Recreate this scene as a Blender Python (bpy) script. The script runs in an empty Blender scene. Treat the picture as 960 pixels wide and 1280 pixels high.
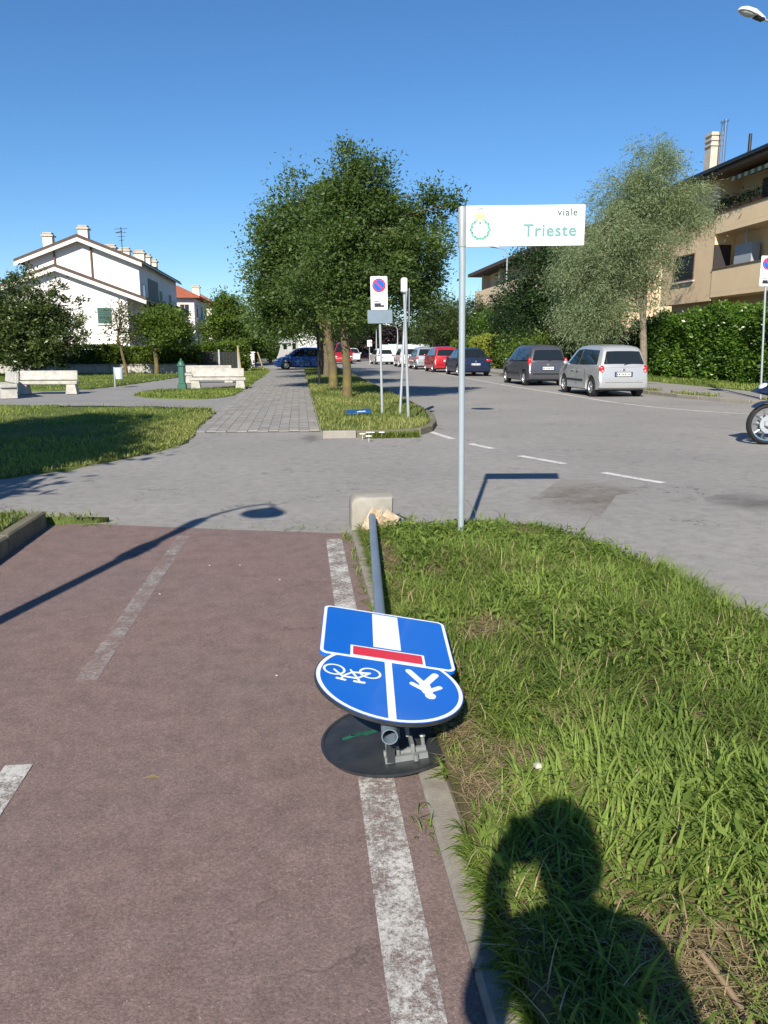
import bpy, bmesh, math, random
import numpy as np
from mathutils import Vector, Matrix

scene = bpy.context.scene
COL = scene.collection
R = math.radians
PI = math.pi

# ------------------------------------------------------------------ camera
F_PX, CAM_H = 980.0, 1.6
PITCH, YAW = math.atan(205 / 980), R(6.1)
cam_d = bpy.data.cameras.new('camera')
cam = bpy.data.objects.new('camera', cam_d)
COL.objects.link(cam)
cam.location = (0, 0, CAM_H)
cam.rotation_euler = (PI / 2 - PITCH, 0, -YAW)
cam_d.sensor_fit = 'VERTICAL'
cam_d.sensor_height = 36
cam_d.sensor_width = 27
cam_d.lens = 36 * F_PX / 1280
cam_d.clip_start = 0.01
cam_d.clip_end = 2000
scene.camera = cam
scene.render.resolution_x, scene.render.resolution_y = 768, 1024

# ------------------------------------------------------------------ light
SUN_AZ, SUN_EL = R(17.2), R(33.4)          # heading of the shadows (clockwise from +Y), height of the sun
world = bpy.data.worlds.new('World')
scene.world = world
world.use_nodes = True
wn = world.node_tree
wn.nodes.clear()
sky = wn.nodes.new('ShaderNodeTexSky')
sky.sky_type = 'NISHITA'
sky.sun_disc = False
sky.sun_elevation = SUN_EL
sky.sun_rotation = PI + SUN_AZ
sky.altitude = 100
sky.air_density = 1.0
sky.dust_density = 0.0
sky.ozone_density = 7.0
bg = wn.nodes.new('ShaderNodeBackground')
bg.inputs['Strength'].default_value = 0.078
wo = wn.nodes.new('ShaderNodeOutputWorld')
hs_ = wn.nodes.new('ShaderNodeHueSaturation')
hs_.inputs['Saturation'].default_value = 1.10
wn.links.new(sky.outputs[0], hs_.inputs['Color'])
wn.links.new(hs_.outputs[0], bg.inputs[0])
wn.links.new(bg.outputs[0], wo.inputs[0])
sun_d = bpy.data.lights.new('sun', 'SUN')
sun_d.energy = 4.7
sun_d.angle = R(0.53)
sun_d.color = (1.0, 0.93, 0.81)
sun = bpy.data.objects.new('sun', sun_d)
COL.objects.link(sun)
sun.location = (-20, -60, 45)
sun.rotation_euler = Vector((math.sin(SUN_AZ) * math.cos(SUN_EL), math.cos(SUN_AZ) * math.cos(SUN_EL),
                             -math.sin(SUN_EL))).to_track_quat('-Z', 'Y').to_euler()
vs = scene.view_settings
vs.view_transform = 'Standard'
vs.look = 'None'
vs.gamma = 1
vs.use_curve_mapping = False
vs.exposure = 0.72
scene.cycles.max_bounces = 8
scene.cycles.transparent_max_bounces = 12

# ------------------------------------------------------------------ photo pixel -> world
CY, SY, CP, SP = math.cos(YAW), math.sin(YAW), math.cos(PITCH), math.sin(PITCH)
def ray(px, py):
    dx, dy = px - 480, py - 640
    fw = F_PX * CP - dy * SP
    up = -(dy * CP + F_PX * SP)
    return Vector((dx * CY + fw * SY, fw * CY - dx * SY, up))
def onZ(px, py, z=0.0):
    d = ray(px, py); t = (z - CAM_H) / d.z
    return Vector((d.x * t, d.y * t, z))
def onY(px, py, Y):
    d = ray(px, py); t = Y / d.y
    return Vector((d.x * t, Y, CAM_H + d.z * t))
def onX(px, py, X):
    d = ray(px, py); t = X / d.x
    return Vector((X, d.y * t, CAM_H + d.z * t))
def G(px, py, z=0.0):
    v = onZ(px, py, z); return (v.x, v.y)
def mpp(X, Y):                      # metres per photo pixel at a plan position
    return (Y * CY + X * SY) / F_PX / CP

# ------------------------------------------------------------------ materials
def new_mat(name):
    m = bpy.data.materials.new(name); m.use_nodes = True
    nt = m.node_tree; nt.nodes.clear()
    out = nt.nodes.new('ShaderNodeOutputMaterial')
    p = nt.nodes.new('ShaderNodeBsdfPrincipled')
    nt.links.new(p.outputs[0], out.inputs[0])
    return m, nt, p, out
def noise(nt, co, scale, detail=4, rough=.55):
    n = nt.nodes.new('ShaderNodeTexNoise')
    n.inputs['Scale'].default_value = scale; n.inputs['Detail'].default_value = detail
    n.inputs['Roughness'].default_value = rough
    if co is not None: nt.links.new(co, n.inputs['Vector'])
    return n.outputs['Fac']
def ramp(nt, fac, stops):
    r = nt.nodes.new('ShaderNodeValToRGB')
    el = r.color_ramp.elements
    while len(el) < len(stops): el.new(0.5)
    for e, (pos, c) in zip(el, stops):
        e.position = pos; e.color = (c, c, c, 1) if isinstance(c, (int, float)) else (*c, 1)
    nt.links.new(fac, r.inputs[0])
    return r.outputs[0]
def mix(nt, fac, a, b, mode='MIX'):
    n = nt.nodes.new('ShaderNodeMix'); n.data_type = 'RGBA'; n.blend_type = mode
    for sock, v in ((n.inputs[0], fac), (n.inputs[6], a), (n.inputs[7], b)):
        if isinstance(v, (int, float)): sock.default_value = v
        elif isinstance(v, tuple): sock.default_value = (*v, 1)
        else: nt.links.new(v, sock)
    return n.outputs[2]
def coords(nt, kind='Object'):
    return nt.nodes.new('ShaderNodeTexCoord').outputs[kind]
def bump(nt, p, h, strength, dist=0.01):
    b = nt.nodes.new('ShaderNodeBump'); b.inputs['Strength'].default_value = strength
    b.inputs['Distance'].default_value = dist
    nt.links.new(h, b.inputs['Height']); nt.links.new(b.outputs[0], p.inputs['Normal'])
def mat(name, col, rough=.6, var=.12, scale=3.0, bmp=0.0, bscale=80, metal=0.0, spec=.5, coat=0.0, dirt=None):
    m, nt, p, out = new_mat(name)
    co = coords(nt)
    lo = tuple(c * (1 - var) for c in col); hi = tuple(min(1, c * (1 + var)) for c in col)
    c = ramp(nt, noise(nt, co, scale, 6, .6), [(.3, lo), (.7, hi)])
    if dirt:
        dc, amt, ds = dirt
        k = ramp(nt, noise(nt, co, ds, 6, .65), [(.5 - amt * .3, 0.0), (.8 - amt * .2, amt)])
        c = mix(nt, k, c, dc)
    nt.links.new(c, p.inputs['Base Color'])
    p.inputs['Roughness'].default_value = rough; p.inputs['Metallic'].default_value = metal
    p.inputs['Specular IOR Level'].default_value = spec
    p.inputs['Coat Weight'].default_value = coat
    p.inputs['Coat Roughness'].default_value = .06
    if bmp: bump(nt, p, noise(nt, co, bscale, 4), bmp)
    return m
def leaf_mat(name, dark, light, transl=.35, rough=.5, spec=.35):
    m, nt, p, out = new_mat(name)
    a = nt.nodes.new('ShaderNodeAttribute'); a.attribute_name = 'tint'
    c = ramp(nt, a.outputs['Fac'], [(0.0, dark), (1.0, light)])
    nt.links.new(c, p.inputs['Base Color'])
    p.inputs['Roughness'].default_value = rough
    p.inputs['Specular IOR Level'].default_value = spec
    t = nt.nodes.new('ShaderNodeBsdfTranslucent')
    nt.links.new(mix(nt, 1.0, c, (1.25, 1.35, .55), 'MULTIPLY'), t.inputs[0])
    mx = nt.nodes.new('ShaderNodeMixShader'); mx.inputs[0].default_value = transl
    nt.links.new(p.outputs[0], mx.inputs[1]); nt.links.new(t.outputs[0], mx.inputs[2])
    nt.links.new(mx.outputs[0], out.inputs[0])
    return m
def asphalt(name, col, patch, speck, crack=.5, big=.35, streak=None):
    m, nt, p, out = new_mat(name)
    co = coords(nt)
    base = ramp(nt, noise(nt, co, big, 5, .6), [(.32, col), (.68, patch)])
    mid = ramp(nt, noise(nt, co, 7.0, 8, .75), [(.28, .74), (.5, 1.0), (.72, 1.2)])
    c = mix(nt, 1.0, base, mid, 'MULTIPLY')
    fine = ramp(nt, noise(nt, co, 110, 3, .8), [(.3, .45), (.5, 1.0), (.68, 1.6)])
    c = mix(nt, .68, c, fine, 'MULTIPLY')
    v = nt.nodes.new('ShaderNodeTexVoronoi'); v.inputs['Scale'].default_value = 75
    nt.links.new(co, v.inputs['Vector'])
    sp = ramp(nt, v.outputs['Distance'], [(.10, 1.0), (.22, 0.0)])
    pick = ramp(nt, noise(nt, co, 31, 2), [(.52, 0.0), (.62, 1.0)])
    spk = mix(nt, 1.0, sp, pick, 'MULTIPLY')
    c = mix(nt, mix(nt, 1.0, spk, (.75, .75, .75), 'MULTIPLY'), c, speck)
    # hairline cracks
    wob = nt.nodes.new('ShaderNodeTexNoise'); wob.inputs['Scale'].default_value = 5; wob.inputs['Detail'].default_value = 8
    nt.links.new(co, wob.inputs['Vector'])
    va = nt.nodes.new('ShaderNodeVectorMath'); va.operation = 'MULTIPLY_ADD'
    va.inputs[1].default_value = (.55, .55, .55)
    nt.links.new(wob.outputs['Color'], va.inputs[0]); nt.links.new(co, va.inputs[2])
    v2 = nt.nodes.new('ShaderNodeTexVoronoi'); v2.feature = 'DISTANCE_TO_EDGE'; v2.inputs['Scale'].default_value = .9
    nt.links.new(va.outputs[0], v2.inputs['Vector'])
    line = ramp(nt, v2.outputs['Distance'], [(.0, 1.0), (.009, 0.0)])
    where = ramp(nt, noise(nt, co, .9, 3), [(.48, 0.0), (.62, 1.0)])
    ck = mix(nt, 1.0, line, where, 'MULTIPLY')
    c = mix(nt, mix(nt, 1.0, ck, (crack, crack, crack), 'MULTIPLY'), c, (.02, .018, .016))
    nt.links.new(c, p.inputs['Base Color'])
    p.inputs['Roughness'].default_value = .82
    p.inputs['Specular IOR Level'].default_value = .35
    bump(nt, p, noise(nt, co, 130, 3, .8), .55, .006)
    return m
def worn_paint(name, col, lo=.40, hi=.56, scale=26, amt=1.0, soft=False):
    m, nt, p, out = new_mat(name)
    co = coords(nt)
    nt.links.new(ramp(nt, noise(nt, co, 9, 6), [(.3, tuple(c * .72 for c in col)), (.7, col)]), p.inputs['Base Color'])
    p.inputs['Roughness'].default_value = .75
    a = mix(nt, .28, noise(nt, co, scale, 10, .85), noise(nt, co, scale * .10, 3))
    k = ramp(nt, a, [(lo, 0.0), (hi, amt)])
    if soft:                                   # fades out towards the rim of the stain
        mp = nt.nodes.new('ShaderNodeMapping'); mp.inputs['Location'].default_value = (-1, -1, 0); mp.inputs['Scale'].default_value = (2, 2, 0)
        nt.links.new(coords(nt, 'Generated'), mp.inputs[0])
        ln = nt.nodes.new('ShaderNodeVectorMath'); ln.operation = 'LENGTH'; nt.links.new(mp.outputs[0], ln.inputs[0])
        k = mix(nt, 1.0, k, ramp(nt, ln.outputs['Value'], [(.25, 1.0), (.85, 0.0)]), 'MULTIPLY')
    tr = nt.nodes.new('ShaderNodeBsdfTransparent')
    mx = nt.nodes.new('ShaderNodeMixShader')
    nt.links.new(k, mx.inputs[0]); nt.links.new(tr.outputs[0], mx.inputs[1]); nt.links.new(p.outputs[0], mx.inputs[2])
    nt.links.new(mx.outputs[0], out.inputs[0])
    return m
def soil_mat(name, a, b, c, sc=1.6):
    m, nt, p, out = new_mat(name)
    co = coords(nt)
    k = ramp(nt, noise(nt, co, sc, 6, .7), [(.3, a), (.5, b), (.72, c)])
    k = mix(nt, .7, k, ramp(nt, noise(nt, co, 60, 4, .8), [(.3, .5), (.7, 1.5)]), 'MULTIPLY')
    nt.links.new(k, p.inputs['Base Color'])
    p.inputs['Roughness'].default_value = .95
    p.inputs['Specular IOR Level'].default_value = .1
    bump(nt, p, noise(nt, co, 45, 4, .8), .8, .02)
    return m
def glass_mat(name, col=(.02, .025, .03), rough=.06):
    m, nt, p, out = new_mat(name)
    p.inputs['Base Color'].default_value = (*col, 1)
    p.inputs['Roughness'].default_value = rough
    p.inputs['Specular IOR Level'].default_value = .6
    return m

M = {}
M['red'] = asphalt('red_asphalt', (.198, .132, .116), (.170, .128, .118), (.40, .36, .33), .55, .5)
M['grey'] = asphalt('grey_asphalt', (.29, .275, .255), (.235, .223, .208), (.45, .44, .42), .9, .28)
M['parkpath'] = asphalt('park_path_asphalt', (.27, .26, .245), (.22, .21, .2), (.4, .39, .37), .3)
M['paint'] = worn_paint('worn_white_paint', (.58, .56, .52), .44, .54, 60)
M['paint_faint'] = worn_paint('faded_white_paint', (.50, .47, .44), .47, .60, 60, .85)
M['paint_road'] = worn_paint('road_white_paint', (.74, .72, .68), .36, .50, 24)
M['mud'] = worn_paint('dried_mud', (.19, .145, .10), .36, .66, 3.2, .62, True)
M['damp'] = worn_paint('dark_damp_patch', (.11, .105, .10), .36, .66, 3.0, .6, True)
M['kerb'] = mat('kerb_concrete', (.29, .265, .225), .9, .3, 6, .35, 140, dirt=((.13, .11, .085), .6, 7))
M['kerb_pale'] = mat('pale_kerb_concrete', (.35, .33, .29), .9, .18, 6, .5, 90, dirt=((.22, .195, .16), .7, 5))
for _i, _c in enumerate(((.245, .235, .22), (.215, .207, .195), (.27, .257, .238), (.235, .215, .195))): M['paver%d' % _i] = mat('paver_concrete', _c, .9, .15, 2.2, .5, 60)
M['kerb_dirty'] = mat('weathered_kerb', (.21, .185, .14), .95, .3, 4, .8, 50, dirt=((.10, .095, .05), .8, 5))
M['paver_far'] = mat('paver_far', (.245, .235, .22), .9, .18, 2.2)
M['joint'] = soil_mat('paver_joint_sand', (.15, .14, .12), (.17, .16, .135), (.12, .12, .09), 3)
M['ground'] = soil_mat('ground_soil', (.07, .085, .03), (.09, .10, .04), (.12, .11, .06), .5)
M['verge_soil'] = soil_mat('verge_soil', (.075, .078, .030), (.13, .105, .055), (.27, .195, .12), 1.3)
M['lawn_soil'] = soil_mat('lawn_soil', (.075, .115, .03), (.10, .135, .035), (.17, .155, .065), .8)
M['concrete'] = mat('bench_concrete', (.54, .52, .48), .85, .1, 6, .4, 60, dirt=((.27, .26, .23), .75, 4))
M['sidewalk'] = asphalt('sidewalk_asphalt', (.30, .285, .265), (.25, .235, .215), (.4, .38, .35), .4)
M['galv'] = mat('galvanised_steel', (.40, .43, .45), .48, .10, 6, metal=.35)
M['galv_blue'] = mat('blue_grey_steel', (.20, .255, .31), .42, .10, 6, metal=.3)
M['galv_dark'] = mat('weathered_steel', (.24, .255, .26), .5, .15, 12, metal=.35)
M['pole_grey'] = mat('grey_painted_pole', (.33, .385, .42), .45, .08, 5, metal=.15)
M['sign_white'] = mat('sign_white', (.84, .85, .84), .35, .02, 3)
M['sign_blue'] = mat('sign_blue', (.0028, .115, .52), .30, .06, 3, coat=.15, dirt=((.02, .15, .47), .35, 5))
M['sign_film_white'] = mat('sign_film_white', (.80, .82, .84), .32, .03, 5)
M['sign_red'] = mat('sign_red', (.62, .022, .035), .3, .04, 4)
M['sign_back'] = mat('sign_back_dark', (.024, .029, .036), .42, .2, 4, metal=.2, dirt=((.075, .075, .07), .5, 12))
M['green_paint'] = mat('green_spray', (.012, .13, .065), .5, .3, 20)
M['teal_dark'] = mat('lettering_dark_teal', (.018, .075, .07), .5, .03)
M['teal'] = mat('lettering_teal', (.12, .29, .29), .5, .03)
M['crest_green'] = mat('crest_green', (.20, .58, .42), .5, .05)
M['crest_gold'] = mat('crest_gold', (.72, .52, .24), .5, .05)
M['crest_dark'] = mat('crest_dark', (.16, .24, .20), .5, .05)
M['rubble'] = mat('broken_concrete', (.60, .52, .38), .95, .22, 9, 1.0, 40, dirt=((.36, .24, .14), .7, 7))
M['rubble_tan'] = mat('tan_concrete', (.46, .34, .22), .95, .25, 9, 1.0, 40, dirt=((.62, .54, .42), .6, 9))
M['bark'] = mat('bark', (.12, .095, .065), .95, .3, 12, 1.0, 30)
M['bark_lichen'] = mat('bark_yellow_lichen', (.19, .145, .035), .95, .35, 6, 1.0, 30, dirt=((.085, .068, .045), .95, 2.2))
M['bark_grey'] = mat('bark_grey', (.20, .17, .13), .95, .25, 10, 1.0, 30)
M['leaf_green'] = leaf_mat('leaf_green', (.044, .088, .026), (.15, .215, .062), .48)
M['leaf_dark'] = leaf_mat('leaf_dark', (.012, .032, .012), (.045, .085, .022), .25, .4)
M['leaf_magnolia'] = leaf_mat('leaf_magnolia', (.016, .040, .012), (.115, .150, .040), .22, .35, .5)
M['leaf_willow'] = leaf_mat('leaf_willow', (.135, .18, .10), (.33, .39, .235), .45, .6)
M['leaf_bright'] = leaf_mat('leaf_bright', (.04, .085, .012), (.15, .215, .03), .35)
M['leaf_hedge'] = leaf_mat('leaf_hedge', (.026, .076, .010), (.14, .245, .03), .3, .35, .5)
M['leaf_olive'] = leaf_mat('leaf_olive', (.028, .055, .014), (.075, .105, .028), .25)
M['leaf_purple'] = leaf_mat('leaf_purple', (.014, .010, .014), (.045, .028, .035), .2)
M['leaf_sparse'] = leaf_mat('leaf_sparse', (.06, .07, .028), (.13, .14, .06), .35)
M['leaf_yellow'] = leaf_mat('leaf_yellow_hedge', (.14, .17, .02), (.30, .34, .05), .3)
M['grass_long'] = leaf_mat('grass_long', (.058, .115, .020), (.30, .385, .095), .45, .65, .12)
M['grass_lawn'] = leaf_mat('grass_lawn', (.080, .145, .024), (.33, .37, .11), .42, .65, .12)
M['grass_dry'] = leaf_mat('grass_dry', (.26, .19, .10), (.50, .40, .24), .3, .7)
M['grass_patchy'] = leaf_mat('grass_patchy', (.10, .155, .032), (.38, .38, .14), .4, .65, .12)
M['wall_white'] = mat('white_render', (.80, .76, .73), .9, .05, .6, .2, 30, dirt=((.62, .58, .54), .35, .5))
M['wall_tan'] = mat('tan_render', (.76, .565, .36), .9, .06, .7, .2, 30)
M['wall_tan2'] = mat('ochre_render', (.80, .61, .40), .9, .05, .7, .2, 30)
M['wall_cream'] = mat('cream_render', (.74, .66, .54), .9, .05, .7)
M['roof_brown'] = mat('brown_roof_tiles', (.075, .05, .042), .8, .3, 5)
M['roof_red'] = mat('red_roof_tiles', (.30, .085, .045), .85, .25, 4)
M['fascia'] = mat('pale_fascia', (.72, .66, .60), .7, .05)
M['soffit'] = mat('brown_soffit', (.16, .10, .07), .8, .15)
M['dark_metal'] = mat('dark_metal', (.018, .018, .02), .45, .2, 5, metal=.3)
M['shutter'] = mat('green_shutter', (.025, .085, .07), .55, .12, 12)
M['shutter_dark'] = mat('dark_shutter', (.03, .025, .025), .6, .15, 12)
M['chimney'] = mat('chimney_render', (.50, .45, .38), .9, .12, 3)
M['awning'] = mat('awning_cloth', (.55, .52, .42), .8, .08, 6)
M['awning_stripe'] = mat('awning_green_stripe', (.11, .16, .10), .8, .08, 6)
M['grey_box'] = mat('grey_cabinet', (.33, .37, .42), .6, .05)
M['terracotta'] = mat('terracotta', (.34, .14, .07), .8, .1)
M['glass'] = glass_mat('window_glass', (.03, .035, .04), .05)
M['car_glass'] = glass_mat('car_glass', (.012, .016, .018), .04)
M['tyre'] = mat('tyre_rubber', (.014, .014, .015), .75, .2, 10)
M['rim'] = mat('alloy_rim', (.45, .46, .47), .35, .05, 5, metal=.7)
M['black_plastic'] = mat('black_plastic', (.016, .016, .018), .5, .15, 8)
M['tail_red'] = mat('tail_lamp_red', (.52, .015, .02), .15, .1, 20, coat=.6)
M['tail_clear'] = mat('tail_lamp_clear', (.55, .30, .28), .15, .1, 20, coat=.6)
M['plate'] = mat('number_plate', (.70, .71, .68), .4, .03)
M['plate_blue'] = mat('plate_blue', (.02, .06, .35), .4, .03)
M['chrome'] = mat('chrome', (.6, .6, .6), .15, .03, metal=.95)
M['lamp_lens'] = mat('lamp_lens', (.62, .66, .66), .12, .05, coat=.5)
def car_paint(name, col, metal=.35, coat=.8, spec=.5):
    return mat(name, col, .32, .03, 2, metal=metal, coat=coat, spec=spec, dirt=(tuple(c * .6 + .05 for c in col), .25, 3))
M['p_silver'] = car_paint('silver_paint', (.44, .45, .46), .35)
M['p_grey'] = car_paint('grey_paint', (.075, .078, .095), .3, .4, .4)
M['p_navy'] = car_paint('navy_paint', (.008, .018, .055), .1, .25, .3)
M['p_red'] = car_paint('red_paint', (.40, .012, .02), .1)
M['p_silverblue'] = car_paint('silver_blue_paint', (.36, .40, .44), .35)
M['p_white'] = car_paint('white_paint', (.72, .72, .71), 0)
M['p_blue'] = car_paint('blue_paint', (.010, .060, .26), .1, .25, .3)
M['fountain'] = mat('fountain_green', (.035, .12, .085), .45, .12, 10)
M['fence_pale'] = mat('pale_fence', (.50, .58, .60), .6, .06)
M['wood_stake'] = mat('wood_stake', (.34, .27, .15), .85, .15, 10)
M['blue_board'] = mat('blue_board', (.015, .085, .24), .45, .12, 6)
M['skin'] = mat('skin', (.50, .30, .22), .55, .06, 12)
M['hair'] = mat('hair', (.03, .02, .015), .6, .2, 40)
M['shirt'] = mat('shirt', (.10, .12, .17), .85, .1, 20)
M['trousers'] = mat('trousers', (.05, .06, .09), .85, .12, 20)
M['shoe'] = mat('shoe', (.04, .035, .03), .6, .1)
M['lamp_white'] = mat('lamp_housing', (.74, .74, .70), .4, .05)
M['lamp_glass'] = mat('lamp_glass', (.34, .36, .34), .2, .1, 30)
M['stone'] = mat('pebble', (.42, .39, .34), .8, .15, 30)
M['wood_dry'] = mat('dry_stick', (.27, .19, .12), .9, .2, 20)
M['white_petal'] = mat('white_petal', (.78, .78, .70), .6, .05)

# ------------------------------------------------------------------ object helpers
ROOT = {}
def tag(o, label=None, cat=None, group=None, kind=None):
    if label: o['label'] = label
    if cat: o['category'] = cat
    if group: o['group'] = group
    if kind: o['kind'] = kind
    return o
def thing(name, label, cat, loc=(0, 0, 0), rotz=0.0, group=None):
    o = bpy.data.objects.new(name, None)
    COL.objects.link(o)
    o.empty_display_size = .2
    o.location = loc; o.rotation_euler = (0, 0, rotz)
    tag(o, label, cat, group)
    ROOT[o] = Vector(loc)
    return o
def link(name, me, m, parent=None, loc=None):
    o = bpy.data.objects.new(name, me)
    COL.objects.link(o)
    if m is not None and len(me.materials) == 0:
        me.materials.append(M[m] if isinstance(m, str) else m)
    if parent is not None: o.parent = parent
    if loc is not None: o.location = loc
    return o
class MB:
    def __init__(s): s.v = []; s.f = []
    def add(s, vs, fs):
        n = len(s.v); s.v += [tuple(v) for v in vs]; s.f += [tuple(i + n for i in f) for f in fs]; return s
    def box(s, c, d, rot=None):
        x, y, z = d[0] / 2, d[1] / 2, d[2] / 2
        vs = [Vector(p) for p in ((-x, -y, -z), (x, -y, -z), (x, y, -z), (-x, y, -z), (-x, -y, z), (x, -y, z), (x, y, z), (-x, y, z))]
        if rot is not None: vs = [rot @ v for v in vs]
        c = Vector(c)
        return s.add([v + c for v in vs], [(0, 3, 2, 1), (4, 5, 6, 7), (0, 1, 5, 4), (1, 2, 6, 5), (2, 3, 7, 6), (3, 0, 4, 7)])
    def rbox(s, c, d, b=.02, rot=None):           # box with chamfered edges
        x, y, z = d[0] / 2, d[1] / 2, d[2] / 2
        rings = []
        for zz, i in ((-z, b), (-z + b, 0), (z - b, 0), (z, b)):
            X, Y = x - i, y - i
            rings.append([(-X + b, -Y, zz), (X - b, -Y, zz), (X, -Y + b, zz), (X, Y - b, zz), (X - b, Y, zz), (-X + b, Y, zz), (-X, Y - b, zz), (-X, -Y + b, zz)])
        c = Vector(c); vs = []
        for r in rings:
            for p in r:
                p = Vector(p)
                if rot is not None: p = rot @ p
                vs.append(p + c)
        fs = [tuple(range(7, -1, -1)), tuple(range(24, 32))]
        for k in range(3):
            for i in range(8):
                fs.append((k * 8 + i, k * 8 + (i + 1) % 8, k * 8 + 8 + (i + 1) % 8, k * 8 + 8 + i))
        return s.add(vs, fs)
    def tube(s, pts, rad, n=10, cap=True):
        pts = [Vector(p) for p in pts]
        if not isinstance(rad, (list, tuple)): rad = [rad] * len(pts)
        vs = []; fs = []
        prev = None
        for i, p in enumerate(pts):
            d = (pts[min(i + 1, len(pts) - 1)] - pts[max(i - 1, 0)]).normalized()
            if prev is None:
                a = d.orthogonal().normalized()
            else:
                a = (prev - d * prev.dot(d)).normalized()
            prev = a
            b = d.cross(a)
            for k in range(n):
                t = 2 * PI * k / n
                vs.append(p + (a * math.cos(t) + b * math.sin(t)) * rad[i])
        for i in range(len(pts) - 1):
            for k in range(n):
                fs.append((i * n + k, i * n + (k + 1) % n, (i + 1) * n + (k + 1) % n, (i + 1) * n + k))
        if cap:
            fs.append(tuple(range(n - 1, -1, -1)))
            fs.append(tuple(range((len(pts) - 1) * n, len(pts) * n)))
        return s.add(vs, fs)
    def lathe(s, prof, c=(0, 0, 0), n=24, axis='Z'):
        vs = []; fs = []
        c = Vector(c)
        for r, z in prof:
            for k in range(n):
                t = 2 * PI * k / n
                x, y = r * math.cos(t), r * math.sin(t)
                p = {'Z': (x, y, z), 'X': (z, x, y), 'Y': (y, z, x)}[axis]
                vs.append(Vector(p) + c)
        m = len(prof)
        for i in range(m - 1):
            for k in range(n):
                fs.append((i * n + k, i * n + (k + 1) % n, (i + 1) * n + (k + 1) % n, (i + 1) * n + k))
        closed = tuple(prof[0]) == tuple(prof[-1])
        if prof[0][0] > 1e-5 and not closed: fs.append(tuple(range(n - 1, -1, -1)))
        if prof[-1][0] > 1e-5 and not closed: fs.append(tuple(range((m - 1) * n, m * n)))
        return s.add(vs, fs)
    def prism(s, poly, ext):                      # polygon of 3-D points + extrusion vector
        poly = [Vector(p) for p in poly]; e = Vector(ext); n = len(poly)
        return s.add(poly + [p + e for p in poly],
                     [tuple(range(n - 1, -1, -1)), tuple(range(n, 2 * n))] + [(i, (i + 1) % n, n + (i + 1) % n, n + i) for i in range(n)])
    def plate(s, poly2, O, U, V, N, t0, t1):       # 2-D polygon in frame (O,U,V), thick from t0 to t1 along N
        return s.prism([O + U * a + V * b + N * t0 for a, b in poly2], N * (t1 - t0))
    def ell(s, c, r, n=16, m=8, rot=None):
        prof = [(math.sin(PI * i / m), -math.cos(PI * i / m)) for i in range(m + 1)]
        vs = []; fs = []
        c = Vector(c)
        for a, z in prof:
            for k in range(n):
                t = 2 * PI * k / n
                p = Vector((a * math.cos(t) * r[0], a * math.sin(t) * r[1], z * r[2]))
                if rot is not None: p = rot @ p
                vs.append(p + c)
        for i in range(m):
            for k in range(n):
                fs.append((i * n + k, i * n + (k + 1) % n, (i + 1) * n + (k + 1) % n, (i + 1) * n + k))
        return s.add(vs, fs)
    def mesh(s, name, off=None, smooth=None):
        me = bpy.data.meshes.new(name)
        vs = s.v if off is None else [(x - off[0], y - off[1], z - off[2]) for x, y, z in s.v]
        me.from_pydata(vs, [], s.f)
        bm = bmesh.new(); bm.from_mesh(me)
        bmesh.ops.remove_doubles(bm, verts=bm.verts, dist=1e-5)
        bmesh.ops.recalc_face_normals(bm, faces=bm.faces)
        bm.to_mesh(me); bm.free()
        if smooth is not None:
            me.polygons.foreach_set('use_smooth', [True] * len(me.polygons))
            me.set_sharp_from_angle(angle=R(smooth))
        return me
    def part(s, name, m, parent, local=True, smooth=None):
        """a part in its thing's own coordinates (local) or given in world coordinates"""
        off = None
        if not local:
            p = parent
            while p not in ROOT: p = p.parent
            off = ROOT[p]
        return link(name, s.mesh(name, off, smooth), m, parent)
    def top(s, name, m, org, label=None, cat=None, group=None, kind=None, smooth=None):
        o = link(name, s.mesh(name, org, smooth), m, None, org)
        ROOT[o] = Vector(org)
        return tag(o, label, cat, group, kind)

def np_mesh(name, V, quads=None, tris=None, tint=None, smooth=False):
    me = bpy.data.meshes.new(name)
    me.vertices.add(len(V)); me.vertices.foreach_set('co', np.ascontiguousarray(V, dtype=np.float32).ravel())
    q = np.zeros((0, 4), np.int32) if quads is None else quads.astype(np.int32)
    t = np.zeros((0, 3), np.int32) if tris is None else tris.astype(np.int32)
    loops = np.concatenate([q.ravel(), t.ravel()])
    starts = np.concatenate([np.arange(len(q)) * 4, len(q) * 4 + np.arange(len(t)) * 3]).astype(np.int32)
    me.loops.add(len(loops)); me.loops.foreach_set('vertex_index', loops)
    me.polygons.add(len(starts)); me.polygons.foreach_set('loop_start', starts)
    me.update(calc_edges=True)
    if smooth: me.polygons.foreach_set('use_smooth', np.ones(len(starts), bool))
    if tint is not None:
        a = me.attributes.new('tint', 'FLOAT', 'FACE'); a.data.foreach_set('value', tint.astype(np.float32))
    return me
def unit(a): return a / np.maximum(np.linalg.norm(a, axis=1, keepdims=True), 1e-9)

def leaf_mesh(name, P, size, aspect, rng, droop=0.0, out=None, tint=None, vary=.35, flat=.5):
    n = len(P)
    d = rng.normal(size=(n, 3)); d[:, 2] = d[:, 2] * .6 - droop
    if out is not None: d += out
    d = unit(d)
    up = rng.normal(size=(n, 3)) * (1 - flat); up[:, 2] += flat
    if out is not None: up += out * .5
    s = unit(np.cross(d, up)); L = size * (1 + vary * rng.normal(size=(n, 1)).clip(-2, 2)); W = L * aspect
    nn = np.cross(s, d)
    V = np.empty((n, 4, 3))
    V[:, 0] = P; V[:, 1] = P + d * L * .45 + s * W * .5 + nn * W * .12; V[:, 2] = P + d * L; V[:, 3] = P + d * L * .45 - s * W * .5 + nn * W * .12
    F = np.arange(n * 4).reshape(n, 4)
    if tint is None: tint = rng.random(n)
    return np_mesh(name, V.reshape(-1, 3), F, None, tint)

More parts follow.
